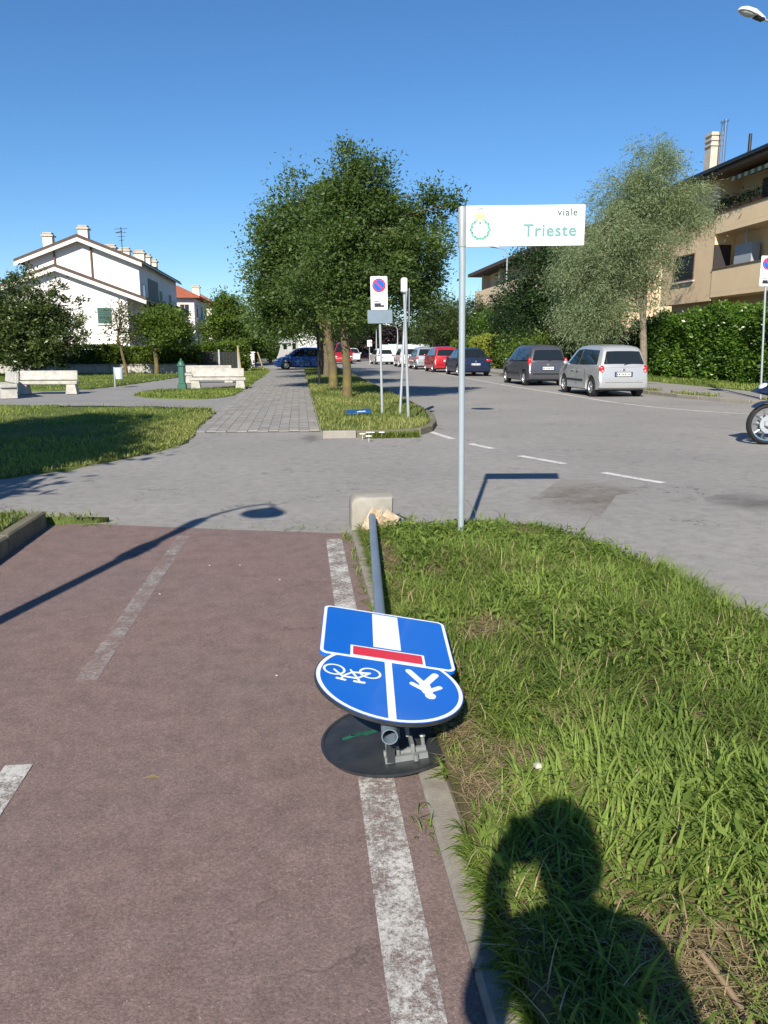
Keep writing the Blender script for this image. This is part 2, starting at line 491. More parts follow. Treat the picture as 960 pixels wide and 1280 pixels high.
def blade_mesh(name, P, L, W, rng, bend=1.0, lean=.5, tint=None, heading=None, flat=False):
    """arching grass blades: 2 quads and a tip each"""
    n = len(P)
    a = rng.random(n) * 2 * PI if heading is None else heading
    h = np.stack([np.cos(a), np.sin(a), np.zeros(n)], 1); s = np.stack([-np.sin(a), np.cos(a), np.zeros(n)], 1)
    e0 = rng.random(n) * .4 + .02 if flat else PI / 2 - np.abs(rng.normal(size=n)) * lean
    de = (rng.random(n) * .8 + .4) * bend
    L = np.broadcast_to(np.asarray(L, float), (n,)); W = np.broadcast_to(np.asarray(W, float), (n,))
    V = np.empty((n, 7, 3)); p = P.astype(float).copy()
    for k in range(3):
        w = (W * (.8, 1.0, .75)[k] * .5)[:, None]
        V[:, 2 * k] = p - s * w; V[:, 2 * k + 1] = p + s * w
        e = e0 - de * (k + .3) / 2.2
        p = p + (h * np.cos(e)[:, None] + np.array([0, 0, 1.0]) * np.sin(e)[:, None]) * (L / 3)[:, None]
    V[:, 6] = p
    V[:, :, 2] = np.maximum(V[:, :, 2], (P[:, 2] + .002)[:, None] - .004 * 0)
    b = np.arange(n)[:, None] * 7
    Q = np.concatenate([b + np.array([0, 1, 3, 2]), b + np.array([2, 3, 5, 4])]); T = b + np.array([4, 5, 6])
    if tint is None: tint = rng.random(n)
    return np_mesh(name, V.reshape(-1, 3), Q, T, np.concatenate([tint, tint, tint]), True)

def vnoise(x, y, seed=0, sc=1.0):
    """cheap smooth 2-D value noise, 0..1"""
    x = x * sc + seed * 17.3; y = y * sc + seed * 9.1
    xi, yi = np.floor(x), np.floor(y); fx, fy = x - xi, y - yi
    fx = fx * fx * (3 - 2 * fx); fy = fy * fy * (3 - 2 * fy)
    def hsh(a, b):
        v = np.sin(a * 127.1 + b * 311.7 + seed * 74.7) * 43758.5453
        return v - np.floor(v)
    return (hsh(xi, yi) * (1 - fx) + hsh(xi + 1, yi) * fx) * (1 - fy) + (hsh(xi, yi + 1) * (1 - fx) + hsh(xi + 1, yi + 1) * fx) * fy
def in_poly(x, y, poly):
    r = np.zeros(len(x), bool); n = len(poly)
    for i in range(n):
        (x0, y0), (x1, y1) = poly[i], poly[(i + 1) % n]
        c = ((y0 > y) != (y1 > y)); den = (y1 - y0) if y1 != y0 else 1e-9
        r ^= c & (x < (x1 - x0) * (y - y0) / den + x0)
    return r
def sample_poly(poly, n, rng, dens=None):
    a = np.array(poly); lo, hi = a.min(0), a.max(0); xs = []; ys = []; got = 0
    while got < n:
        x = rng.random(n * 2) * (hi[0] - lo[0]) + lo[0]; y = rng.random(n * 2) * (hi[1] - lo[1]) + lo[1]
        k = in_poly(x, y, poly)
        if dens is not None: k &= rng.random(len(x)) < dens(x, y)
        xs.append(x[k]); ys.append(y[k]); got += k.sum()
    return np.concatenate(xs)[:n], np.concatenate(ys)[:n]

def sheet(name, poly, z, m, kind='structure', parent=None, height=None, step=None):
    """flat ground polygon; with step it is a grid that follows height(x, y)"""
    if step is None:
        bm = bmesh.new()
        f = bm.faces.new([bm.verts.new((x, y, z)) for x, y in poly])
        bmesh.ops.recalc_face_normals(bm, faces=bm.faces)
        if f.normal.z < 0: f.normal_flip()
        bmesh.ops.triangulate(bm, faces=bm.faces)
        me = bpy.data.meshes.new(name); bm.to_mesh(me); bm.free()
    else:
        a = np.array(poly); lo, hi = a.min(0), a.max(0)
        bm = bmesh.new()
        f = bm.faces.new([bm.verts.new((x, y, 0)) for x, y in poly])
        for ax in (0, 1):
            for c in np.arange(lo[ax] + step, hi[ax], step):
                co = [0, 0, 0]; co[ax] = c; no = [0, 0, 0]; no[ax] = 1
                bmesh.ops.bisect_plane(bm, geom=bm.verts[:] + bm.edges[:] + bm.faces[:], plane_co=co, plane_no=no)
        for v in bm.verts: v.co.z = height(np.array([v.co.x]), np.array([v.co.y]))[0]
        bmesh.ops.recalc_face_normals(bm, faces=bm.faces)
        if sum(f.normal.z for f in bm.faces) < 0:
            for f in bm.faces: f.normal_flip()
        for f in bm.faces: f.smooth = True
        rim = [e for e in bm.edges if e.is_boundary]
        ex = bmesh.ops.extrude_edge_only(bm, edges=rim)['geom']     # soil edge down to the paving
        for v in ex:
            if isinstance(v, bmesh.types.BMVert): v.co.z = -.02
        me = bpy.data.meshes.new(name); bm.to_mesh(me); bm.free()
    o = link(name, me, m, parent)
    if parent is None: tag(o, kind=kind); ROOT[o] = Vector((0, 0, 0))
    return o

# ------------------------------------------------------------------ trees and hedges
def tree(name, label, cat, base, trunk_h, trunk_r, blobs, n_cl, per, cr, leaf, asp, lm, tm, seed, lean=(0, 0), droop=0.0, group=None, top=None, limbs=26, core=.35, flat=.5):
    """blobs: (x, y, z, rx, ry, rz) ellipsoids in world metres that make up the crown"""
    rng = np.random.default_rng(seed)
    bx, by = base; z0 = -.02
    t = thing(name, label, cat, (bx, by, z0), 0, group)
    B = np.array(blobs, float)
    w = B[:, 3] * B[:, 4] * B[:, 5]; w = w / w.sum()
    pick = rng.choice(len(B), n_cl, p=w)
    d = unit(rng.normal(size=(n_cl, 3)))
    rad = rng.random((n_cl, 1)) ** core
    lump = 1 + .16 * np.sin(d[:, :1] * 5 + pick[:, None]) * np.cos(d[:, 1:2] * 4 + seed) + .05 * rng.normal(size=(n_cl, 1))
    C = B[pick, :3] + d * rad * B[pick, 3:] * lump
    out = d.copy(); out[:, 2] += .15
    # leaves in sprays round each twig end
    cnt = np.maximum(3, (per * rng.lognormal(0, .45, n_cl))).astype(int)
    idx = np.repeat(np.arange(n_cl), cnt)
    scl = cr * (0.6 + .8 * rng.random((n_cl, 1)))
    P = C[idx] + rng.normal(size=(len(idx), 3)) * scl[idx] * np.array([1, 1, .75])
    if droop: P[:, 2] -= np.abs(rng.normal(size=len(idx))) * cr * droop * 1.6
    tc = rng.random(n_cl)
    tint = np.clip(.55 * tc[idx] + .45 * rng.random(len(idx)), 0, 1)
    me = leaf_mesh('crown', P - np.array([bx, by, z0]), leaf, asp, rng, droop, out[idx] * .5, tint, flat=flat)
    link('crown', me, lm, t)
    # trunk and limbs
    zc = trunk_h if top is None else top
    cen = (B[:, :3] * w[:, None]).sum(0)
    tp = Vector((lean[0], lean[1], zc - z0))
    k = MB()
    pts = [Vector((0, 0, 0)), Vector((lean[0] * .15 + trunk_r * .2, lean[1] * .15, trunk_h * .3)), Vector((lean[0] * .55 - trunk_r * .15, lean[1] * .55, trunk_h * .7)), tp]
    top2 = Vector((cen[0] - bx, cen[1] - by, B[:, 2].max() - z0))
    pts2 = pts + [tp.lerp(top2, .45), tp.lerp(top2, .85)]
    k.tube(pts2, [trunk_r * 1.35, trunk_r * 1.02, trunk_r * .92, trunk_r * .8, trunk_r * .45, trunk_r * .14], 10)
    tr = k.part('trunk', tm, t, smooth=60)
    sel = rng.choice(n_cl, min(limbs, n_cl), replace=False)
    kk = MB()
    for i in sel:
        e = Vector(C[i] - np.array([bx, by, z0]))
        f = rng.random() * .75
        s = tp.lerp(top2, f * .8) if e.z > tp.z else pts[2].lerp(tp, rng.random())
        mid = s.lerp(e, .5) + Vector((0, 0, (e - s).length * .12))
        r0 = trunk_r * (.42 - .25 * f)
        kk.tube([s, mid, e], [r0, r0 * .6, r0 * .15], 5, False)
    kk.part('limbs', tm, t, smooth=60)
    return t
def blob(px, py, Y, rpx, rpz, ry=None):
    """crown ellipsoid seen at a photo pixel, at plan depth Y"""
    c = onY(px, py, Y); k = mpp(c.x, Y)
    return (c.x, Y, c.z, rpx * k, (ry if ry else rpx * k), rpz * k)
def hedge(name, label, x0, x1, y0, y1, zt, lm, seed, leaf, n, asp=.5, wob=.12, group=None, z0=0.0, faces='WSTE'):
    rng = np.random.default_rng(seed)
    t = thing(name, label, 'hedge', ((x0 + x1) / 2, (y0 + y1) / 2, z0), 0, group)
    cx, cy = (x0 + x1) / 2, (y0 + y1) / 2
    areas = {'W': (y1 - y0) * zt, 'E': (y1 - y0) * zt, 'S': (x1 - x0) * zt, 'N': (x1 - x0) * zt, 'T': (x1 - x0) * (y1 - y0)}
    tot = sum(areas[f] for f in faces); Ps = []; Os = []
    for f in faces:
        k = int(n * areas[f] / tot) + 1
        u, v = rng.random(k), rng.random(k)
        if f in 'WE':
            p = np.stack([np.full(k, x0 if f == 'W' else x1), y0 + u * (y1 - y0), v * zt], 1); o = np.tile([-1.0 if f == 'W' else 1.0, 0, .35], (k, 1))
            p[:, 0] += (-1 if f == 'W' else 1) * (vnoise(p[:, 1], p[:, 2], seed, 1.1) - .5) * wob * 3
        elif f in 'SN':
            p = np.stack([x0 + u * (x1 - x0), np.full(k, y0 if f == 'S' else y1), v * zt], 1); o = np.tile([0, -1.0 if f == 'S' else 1.0, .35], (k, 1))
            p[:, 1] += (-1 if f == 'S' else 1) * (vnoise(p[:, 0], p[:, 2], seed + 3, 1.1) - .5) * wob * 3
        else:
            p = np.stack([x0 + u * (x1 - x0), y0 + v * (y1 - y0), np.full(k, zt)], 1); o = np.tile([0, 0, 1.0], (k, 1))
            p[:, 2] += (vnoise(p[:, 0], p[:, 1], seed + 5, .9) - .5) * wob * 4
        p += rng.normal(size=p.shape) * wob * .55
        Ps.append(p); Os.append(o)
    P = np.concatenate(Ps); O = np.concatenate(Os); P[:, 2] = np.maximum(P[:, 2], .03)
    cl = vnoise(P[:, 0] + P[:, 1] * .7, P[:, 2] * 1.2 + P[:, 1], seed + 8, 1.6)
    tint = np.clip(.6 * cl + .4 * rng.random(len(P)), 0, 1)
    P -= np.array([cx, cy, 0])
    link('foliage', leaf_mesh('foliage', P, leaf, asp, rng, .1, O * .8, tint, flat=.4), lm, t)
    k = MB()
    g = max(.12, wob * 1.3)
    k.rbox((0, 0, (zt - g) / 2), (x1 - x0 - 2 * g, y1 - y0 - 2 * g, zt - g), .1)  # solid dark core added so no light passes through the leaf shell
    k.part('light_block_core', 'hedge_inner', t)
    return t

# ================================================================== THE SETTING
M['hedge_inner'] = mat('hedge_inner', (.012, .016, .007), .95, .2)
ground = sheet('ground', [(-400, -200), (400, -200), (400, 700), (-400, 700)], -.03, 'ground')
KERB_E = [(12.25, 170), (12.25, 27), (12.35, 24.5), (12.9, 22.2), (14.2, 19.9), (16.5, 18.2), (20, 17.2), (40, 15.5)]
road = sheet('road', [(-40, -15), (40, -15)] + KERB_E[::-1] + [(-40, 170)], 0, 'grey')
RED = [(-2.32, -8), (.42, -8), (.42, 6.70), (-.7, 6.98), (-1.9, 7.33), (-2.32, 7.45)]
red_path = sheet('cycle_path', RED, .004, 'red')

def line(name, pts, w, z, m, parent):
    """painted stripe along a polyline"""
    k = MB(); L = []; Rr = []
    for i, p in enumerate(pts):
        a = Vector(pts[max(i - 1, 0)]); b = Vector(pts[min(i + 1, len(pts) - 1)])
        d = (b - a).normalized(); n = Vector((-d.y, d.x)); p = Vector(p)
        L.append((*(p + n * w / 2), z)); Rr.append((*(p - n * w / 2), z))
    n = len(pts)
    k.add(L + Rr, [(i, i + 1, n + i + 1, n + i) for i in range(n - 1)])
    o = k.part(name, m, parent)
    if o.data.polygons[0].normal.z < 0: o.data.flip_normals()
    return o
line('edge_line', [(.25, -3), (.255, 2), (.26, 4.5), (.265, 6.5)], .135, .008, 'paint', red_path)
for a, b in ((3.72, 6.75), (1.55, 2.93), (-2.0, -.5)):
    line('lane_dash', [(-1.07, a), (-1.05, (a + b) / 2), (-1.02, b)] if a > 3 else [(-1.12, a), (-1.12, b)], .105, .008, 'paint_faint' if a > 3 else 'paint', red_path)
# give-way dashes sweeping round the junction
for a, b in (((532, 538), (566, 549)), ((588, 555), (616, 561)), ((650, 570), (706, 580)), ((754, 591), (829, 604))):
    line('road_dash', [G(*a), G(*b)], .13, .004, 'paint_road', road)
pk = [(8.9, 120), (8.9, 34), (9.2, 30)]
wl = [(9.0, 60), (9.0, 34), (9.25, 27.4), (9.35, 23), (9.7, 20.9), (10.3, 19.4), (11.2, 18.2), (13, 16.6), (16, 15.4)]
line('parking_line', wl, .11, .004, 'paint_road', road)
for y in (30.6, 39.3, 46.5):
    line('bay_line', [(9.3, y), (11.9, y + .05)], .11, .006, 'paint_road', road)
def stain(name, pts, m, z):
    k = MB(); k.add([(x, y, z) for x, y in pts], [tuple(range(len(pts)))])
    return k.part(name, m, road)
stain('dirt_stain', [G(*p) for p in ((640, 640), (700, 600), (740, 592), (800, 600), (815, 612), (770, 620), (745, 655), (700, 650), (680, 665))], 'mud', .0045)
stain('damp_patch', [G(*p) for p in ((880, 622), (930, 612), (985, 618), (985, 645), (920, 645), (880, 635))], 'damp', .0045)
stain('damp_patch', [G(*p) for p in ((368, 548), (392, 541), (405, 541), (402, 549), (385, 556))], 'damp', .0045)
# manhole cover
k = MB(); c = onZ(603, 511); k.lathe([(0, .003), (.30, .003), (.31, .0)], (0, 0, 0), 20)
mh = link('manhole_cover', k.mesh('manhole_cover'), 'dark_metal', None, (c.x, c.y, .002)); ROOT[mh] = Vector(mh.location)
tag(mh, 'dark round manhole cover set in the grey road', 'manhole')

# ---- paved footpath: the nearest 300 blocks are single pavers, then one field, then plain surface
paved = sheet('paved_path', [(-2.03, 15.4), (.39, 15.3), (.39, 64), (-2.03, 64)], .004, 'joint')
pm = MB(); pm.rbox((0, 0, 0), (.195, .195, .030), .004); pmes = []
for i in range(4):
    pme = pm.mesh('paver'); pme.materials.append(M['paver%d' % i]); pmes.append(pme)
rp = random.Random(3)
for r in range(25):
    for c in range(12):
        o = bpy.data.objects.new('paver', rp.choice(pmes)); COL.objects.link(o); o.parent = paved
        o.location = (-1.92 + c * .2, 15.5 + r * .2 + (.1 if c % 2 else 0), .012 + rp.uniform(-.002, .002))
        o.rotation_euler = (rp.uniform(-.012, .012), rp.uniform(-.012, .012), rp.uniform(-.02, .02))
for r in range(25, 130):
    if (r - 25) % 105 == 0: pfs = [MB() for _ in range(4)]
    for c in range(12):
        rp.choice(pfs).box((-1.92 + c * .2, 15.5 + r * .2 + (.1 if c % 2 else 0), .012 + rp.uniform(-.002, .002)), (.195, .195, .03))
for i, pf in enumerate(pfs): tag(pf.part('paver_field', 'paver%d' % i, paved), kind='stuff')
sheet('far_paving', [(-2.02, 41.6), (.38, 41.6), (.38, 64), (-2.02, 64)], .02, 'paver_far', parent=paved)

# ---- park paths and lawns on the west side
park_path = sheet('park_path', [(-40, 23.0), (-9, 22.2), (-2.03, 20.6), (-2.03, 64), (-40, 64)], .006, 'parkpath')
def flat_h(z, amp=.015, s=2):
    return lambda x, y: z + amp * vnoise(x, y, s, .8)
def smooth_poly(pts, it=2):
    for _ in range(it):
        q = []
        for i in range(len(pts)):
            a, b = Vector(pts[i]), Vector(pts[(i + 1) % len(pts)])
            q += [tuple(a.lerp(b, .25)), tuple(a.lerp(b, .75))]
        pts = q
    q = []
    for i in range(len(pts)):                       # ragged worn edge
        a, b = Vector(pts[i]), Vector(pts[(i + 1) % len(pts)]); m = max(1, min(14, int((b - a).length / .35)))
        for j in range(m):
            p = a.lerp(b, j / m); q.append((p.x + .07 * math.sin(p.y * 5.1 + p.x * 3) + .04 * math.sin(p.y * 13), p.y + .07 * math.sin(p.x * 4.3) + .04 * math.sin(p.x * 11 + 1)))
    return q
LAWN_W = [(-30, 10.2), (-7, 9.6), (-3.9, 9.85), (-2.9, 11.1), (-2.0, 13.0), (-1.95, 14.6), (-2.08, 16), (-2.1, 20.2), (-2.5, 22.0), (-8.7, 23.6), (-30, 24.4)]
LAWN_N = [(-30, 7.9), (-3.5, 7.8), (-2.5, 7.62), (-2.1, 7.5), (-1.8, 7.42), (-2.1, 7.36), (-2.43, 7.32), (-2.43, -8), (-30, -8)]
STRIP = [G(*p) for p in ((162, 497), (235, 500), (281, 498), (300, 491), (338, 464), (322, 461), (297, 471), (303, 484), (250, 487), (185, 489))]
BACK = [G(*p) for p in ((-60, 491), (95, 489), (150, 483), (205, 475), (262, 466))] + [(-6, 56), (-40, 54)]
lawns = []
def lawn(name, poly, z, n, L, W, m, seed, soil='lawn_soil', dens=None, step=.9, dry=.0, hgt=None, sm=1, bend=.9, lean=.45):
    hgt = hgt or flat_h(z)
    pl = smooth_poly(poly, sm) if sm else poly
    o = sheet(name, pl, z, soil, height=hgt, step=step)
    rng = np.random.default_rng(seed)
    x, y = sample_poly(pl, n, rng, dens)
    x += rng.normal(size=n) * .05; y += rng.normal(size=n) * .05
    P = np.stack([x, y, hgt(x, y) - .006], 1)
    big = vnoise(x, y, seed, .55) * .5 + vnoise(x, y, seed + 1, 1.9) * .5
    tint = np.clip(.25 + (big - .5) * 1.1 + .5 * rng.random(n), 0, 1)
    me = blade_mesh(name + '_blades', P, L * (.6 + .8 * rng.random(n)) * (.75 + .5 * big), W * (.7 + .6 * rng.random(n)), rng, bend, lean, tint)
    g = link('grass', me, m, None)
    tag(g, kind='stuff')
    return o, g
def lab(g, label): tag(g, label, 'grass')
def near_lawn(x, y): return np.clip(1.3 - .03 * (y - 9) - .05 * np.maximum(0, -x - 12), .1, 1)
_, g = lawn('park_lawn', LAWN_W, .012, 62000, .075, .013, 'grass_lawn', 11, dens=lambda x, y: near_lawn(x, y) * np.where((vnoise(x, y, 4, .7) > .68) | (((x + 3.0) / .9) ** 2 + ((y - 14.8) / .9) ** 2 < 1), .25, 1))
lab(g, 'short park lawn beside the paved path, half in tree shade')
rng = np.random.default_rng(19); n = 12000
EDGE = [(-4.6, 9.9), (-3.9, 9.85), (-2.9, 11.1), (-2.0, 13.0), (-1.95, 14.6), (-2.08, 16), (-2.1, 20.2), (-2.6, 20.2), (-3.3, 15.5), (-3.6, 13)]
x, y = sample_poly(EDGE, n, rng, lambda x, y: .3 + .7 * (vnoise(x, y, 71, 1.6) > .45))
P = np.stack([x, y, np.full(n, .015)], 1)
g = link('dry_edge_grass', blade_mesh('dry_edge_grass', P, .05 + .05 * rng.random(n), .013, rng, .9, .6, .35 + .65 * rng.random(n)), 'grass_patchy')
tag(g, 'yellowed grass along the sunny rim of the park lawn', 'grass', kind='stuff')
_, g = lawn('corner_lawn', LAWN_N, .11, 14000, .08, .012, 'grass_patchy', 12, dens=lambda x, y: np.clip(np.exp(-(7.8 - y) * .35) + .03 * (x > -5), 0, 1) * (x > -6), step=.3, hgt=lambda x, y: .008 + .13 * np.clip((7.5 - y) / .35, 0, 1) + .015 * vnoise(x, y, 2, .8), sm=0)
lab(g, 'sparse grass behind the short kerb of the red cycle path')
_, g = lawn('bench_lawn', STRIP, .025, 15000, .085, .022, 'grass_lawn', 13)
lab(g, 'tongue of lawn in front of the white concrete benches')
_, g = lawn('back_lawn', BACK, .025, 16000, .09, .032, 'grass_lawn', 14, step=2)
lab(g, 'lawn at the foot of the clipped hedge by the white house')
MID = [(-2.06, 37), (-2.06, 64), (-4.6, 62), (-3.4, 44)]
_, g = lawn('path_side_lawn', MID, .025, 7000, .09, .035, 'grass_lawn', 15, step=2)
lab(g, 'grass strip along the left of the far paved path')

# ---- island between footpath and road
ISL = [(.46, 14.32), (1.75, 14.42), (2.1, 14.6), (2.4, 15.1), (2.7, 16.3), (2.9, 17.8), (2.98, 19.5), (2.98, 64), (.42, 64), (.42, 15)]
def h_isl(x, y): return .085 + .05 * vnoise(x, y, 5, .9) + .03 * np.clip((y - 14.3) / 2, 0, 1)
_, g = lawn('tree_island', ISL, .1, 26000, .10, .014, 'grass_patchy', 16, hgt=h_isl, step=.5, sm=0,
            dens=lambda x, y: np.clip(1.25 - .035 * (y - 14), .06, 1) * np.where(((x - .9) / .45) ** 2 + ((y - 15.2) / .5) ** 2 < 1, .15, np.where(vnoise(x, y, 9, 1.1) > .66, .45, 1)))
lab(g, 'patchy dry grass under the tall trees beside the road')
def kerb_run(name, label, pts, stone, w, z0, z1, m, seed, pale=(), gap=.012):
    """a run of single kerb stones along a polyline"""
    rr = random.Random(seed)
    t = thing(name, label, 'kerb', (pts[0][0], pts[0][1], 0)); tag(t, kind=None)
    seg = [Vector(p) for p in pts]; L = [0]
    for a, b in zip(seg, seg[1:]): L.append(L[-1] + (b - a).length)
    def at(s):
        for i in range(len(seg) - 1):
            if s <= L[i + 1] or i == len(seg) - 2:
                return seg[i].lerp(seg[i + 1], (s - L[i]) / (L[i + 1] - L[i]))
    n = max(1, round(L[-1] / stone)); st = L[-1] / n; cache = {}
    for i in range(n):
        a, b = at(i * st), at((i + 1) * st); d = b - a
        ln = round(d.length - gap, 2)
        key = (ln, i in pale)
        if key not in cache:
            k = MB(); k.rbox((0, 0, (z0 + z1) / 2), (w, ln, z1 - z0), .014)
            me = k.mesh('kerb_stone'); me.materials.append(M['kerb_pale' if i in pale else m]); cache[key] = me
        o = bpy.data.objects.new('kerb_stone', cache[key]); COL.objects.link(o); o.parent = t
        c = (a + b) / 2
        o.location = (c.x - pts[0][0] + rr.uniform(-.004, .004), c.y - pts[0][1], rr.uniform(-.006, .006))
        o.rotation_euler = (rr.uniform(-.006, .006), rr.uniform(-.02, .02), math.atan2(-d.x, d.y))
    return t
kerb_run('kerb', 'low worn concrete kerb between the red path and the long grass', [(.475, -4.3), (.475, 6.74)], 1.0, .105, -.06, .030, 'kerb', 1, gap=.006)
kerb_run('kerb', 'short dark kerb at the left edge of the red cycle path', [(-2.375, -8.2), (-2.375, 7.28)], .95, .11, -.05, .15, 'kerb_dirty', 2)
kerb_run('kerb', 'weedy kerb round the grass island under the trees', [(.40, 14.24), (1.75, 14.33), (2.15, 14.5), (2.48, 15.05), (2.78, 16.25), (2.98, 17.8), (3.06, 19.5), (3.06, 46)], .62, .13, -.05, .13, 'kerb_dirty', 3, pale=(0,))
kerb_run('kerb', 'long kerb of the sidewalk behind the parked cars', [(16.5, 18.25), (14.25, 19.97), (12.97, 22.25), (12.42, 24.5), (12.32, 27), (12.32, 70)], 1.0, .13, -.05, .12, 'kerb', 4)

# ---- sidewalk and grass strip on the east side
SW = [(12.39, 170), (12.39, 27), (12.49, 24.5), (13.04, 22.3), (14.3, 20.05), (16.55, 18.35), (20, 17.35), (40, 15.7), (40, 170)]
sidewalk = sheet('sidewalk', SW, .105, 'sidewalk')
_, g = lawn('hedge_strip', [(15.9, 22), (15.9, 70), (18.9, 70), (18.9, 20)], .12, 16000, .13, .03, 'grass_lawn', 17, step=2, sm=0, dens=lambda x, y: np.clip(1.4 - (y - 22) * .025, .15, 1))
lab(g, 'sunlit grass strip between the sidewalk and tall hedge')
rng = np.random.default_rng(77)
n = 2600; y = 20.5 + 13 * rng.random(n) ** 1.3; xk = np.interp(y, [18.25, 19.97, 22.25, 24.5, 27, 70], [16.5, 14.25, 12.97, 12.42, 12.32, 12.32])
x = xk + .12 + np.abs(rng.normal(size=n)) * .22; keep = vnoise(x, y, 3, .9) > .38
P = np.stack([x, y, np.full(n, .1)], 1)[keep]
g = link('kerb_weeds', blade_mesh('kerb_weeds', P, .06 + .14 * rng.random(len(P)), .02, rng, .9, .6, rng.random(len(P))), 'grass_patchy')
tag(g, 'dry weeds growing along the sidewalk kerb near the silver car', 'weeds', kind='stuff')
n = 3000; x = .45 + 1.7 * rng.random(n); P = np.stack([x, 14.15 - np.abs(rng.normal(size=n)) * .05 + .05 * (x - .45), np.zeros(n)], 1)
keep = (vnoise(x, x * 0, 6, 1.4) > .30)
g = link('kerb_weeds', blade_mesh('kerb_weeds', P[keep], .05 + .13 * rng.random(keep.sum()), .012, rng, .9, .6, rng.random(keep.sum())), 'grass_lawn')
tag(g, 'low weeds at the foot of the island kerb', 'weeds', kind='stuff')
for px, py in ((455, 537), (453, 546), (461, 549), (476, 543), (462, 541)):
    c = onZ(px, py, .05); k = MB(); rr = random.Random(px)
    for q in range(5):
        t = q * 2 * PI / 5
        k.ell((.035 * math.cos(t), .035 * math.sin(t), .055), (.026, .026, .012), 6, 3)
    k.tube([(0, 0, -.05), (.004, 0, .05)], .004, 4)
    o = link('white_flower', k.mesh('white_flower'), 'white_petal', None, (c.x, min(c.y, 14.13), .05)); tag(o, 'small white flower among the weeds at the island kerb', 'flower', 'white flowers at the island kerb')

# ---- the long grass verge beside the red path
VERGE = [(.525, -4), (.525, 6.72), (.88, 6.76), (1.15, 6.72), (1.6, 6.6), (2.0, 6.3), (2.3, 5.75), (2.52, 5.0), (2.62, 4.1), (2.72, 2), (2.8, -4)]
def h_verge(x, y):
    t = np.clip((x - .55) / 2.15, 0, 1); e = np.clip((7.0 - y) / .7, 0, 1)
    return .036 + (.06 * np.sin(PI * np.clip(t * .9 + .08, 0, 1)) ** .8 + .045 * vnoise(x, y, 21, 1.7) + .02 * vnoise(x, y, 22, 5)) * e * np.clip((2.85 - x) / .3, 0, 1)
verge = sheet('grass_verge', VERGE, .05, 'verge_soil', height=h_verge, step=.16)
bare = [(.62, 3.03, .11, .30), (*G(760, 830, .1), .10, .08), (*G(690, 720, .1), .12, .12), (*G(860, 900, .1), .07, .09), (*G(545, 730, .06), .06, .25), (*G(800, 760, .1), .12, .1), (*G(700, 900, .1), .06, .08), (*G(612, 792, .1), .24, .17), (*G(625, 950, .1), .20, .15), (*G(600, 985, .1), .13, .14), (*G(870, 1215, .12), .22, .20), (*G(590, 1010, .08), .06, .2), (*G(950, 760, .05), .25, .25), (.62, 5.6, .08, .5)]
def bareness(x, y):
    b = np.zeros(len(x))
    for bx, by, rx, ry in bare:
        r = ((x - bx) / rx) ** 2 + ((y - by) / ry) ** 2 + (vnoise(x, y, 31, 9) - .5) * .9
        b = np.maximum(b, np.clip(1.35 - r, 0, 1))
    return b
rng = np.random.default_rng(5)
def dens_v(x, y):
    near = np.where(y > .9, 1.0, .25) * np.clip(1.15 - .07 * np.maximum(0, y - 2), .5, 1)
    return near * (1 - .93 * bareness(x, y)) * np.clip(.25 + 1.3 * vnoise(x, y, 33, 3.4), 0, 1)
n = 80000
x, y = sample_poly(VERGE, n, rng, dens_v)
clump = vnoise(x, y, 41, 3.2); patch = vnoise(x, y, 42, .9)
P = np.stack([x, y, h_verge(x, y) - .008], 1)
edge = np.clip((x - .50) / .22, .6, 1) * np.clip((2.85 - x) / .35, .4, 1)
L = (.05 + .09 * rng.random(n) + .15 * clump * patch * rng.random(n)) * edge * np.clip((7.2 - y) / 1.6, .55, 1.05)
W = np.where(rng.random(n) < .45 * (vnoise(x, y, 46, 2.4) > .42), .0095, .0048) * (.7 + .6 * rng.random(n))
head = 2 * PI * vnoise(x, y, 43, 2.2) * 2.2 + rng.normal(size=n) * 1.3
tint = np.clip(.02 + .46 * vnoise(x, y, 44, 1.3) + .25 * vnoise(x, y, 45, 6) + .40 * rng.random(n), 0, 1)
vg = link('long_grass', blade_mesh('long_grass', P, L, W, rng, 1.5, .85, tint, head), 'grass_long')
tag(vg, 'long matted green grass on the verge beside the fallen sign', 'grass', kind='stuff')
n = 8500                                            # blades falling over the kerb
y = -.5 + 7.2 * rng.random(n); x = .505 + np.abs(rng.normal(size=n)) * .04
keep = (vnoise(x * 0, y, 61, 2.2) > .25) & (bareness(x, y) < .5) & (np.abs(y - 3.02) > .36); x, y = x[keep], y[keep]; n = len(x)
P = np.stack([x, y, np.full(n, .030)], 1)
g = link('kerb_grass', blade_mesh('kerb_grass', P, .04 + .08 * rng.random(n), .005, rng, 1.3, .8, .15 + .7 * rng.random(n), PI + rng.normal(size=n) * .9), 'grass_long')
tag(g, 'grass hanging over the low kerb beside the red path', 'grass', kind='stuff')
# broad low leaves between the blades
n = 15000
x, y = sample_poly(VERGE, n, rng, lambda x, y: dens_v(x, y) * (vnoise(x, y, 51, 2) > .5))
P = np.stack([x, y, h_verge(x, y) + .01 + .07 * rng.random(n)], 1)
g = link('low_weeds', leaf_mesh('low_weeds', P, .045, .32, rng, -.1, None, np.clip(.2 + .5 * rng.random(n), 0, 1), flat=.7), 'grass_long')
tag(g, 'low broad leaved weeds mixed into the verge grass', 'weeds', kind='stuff')
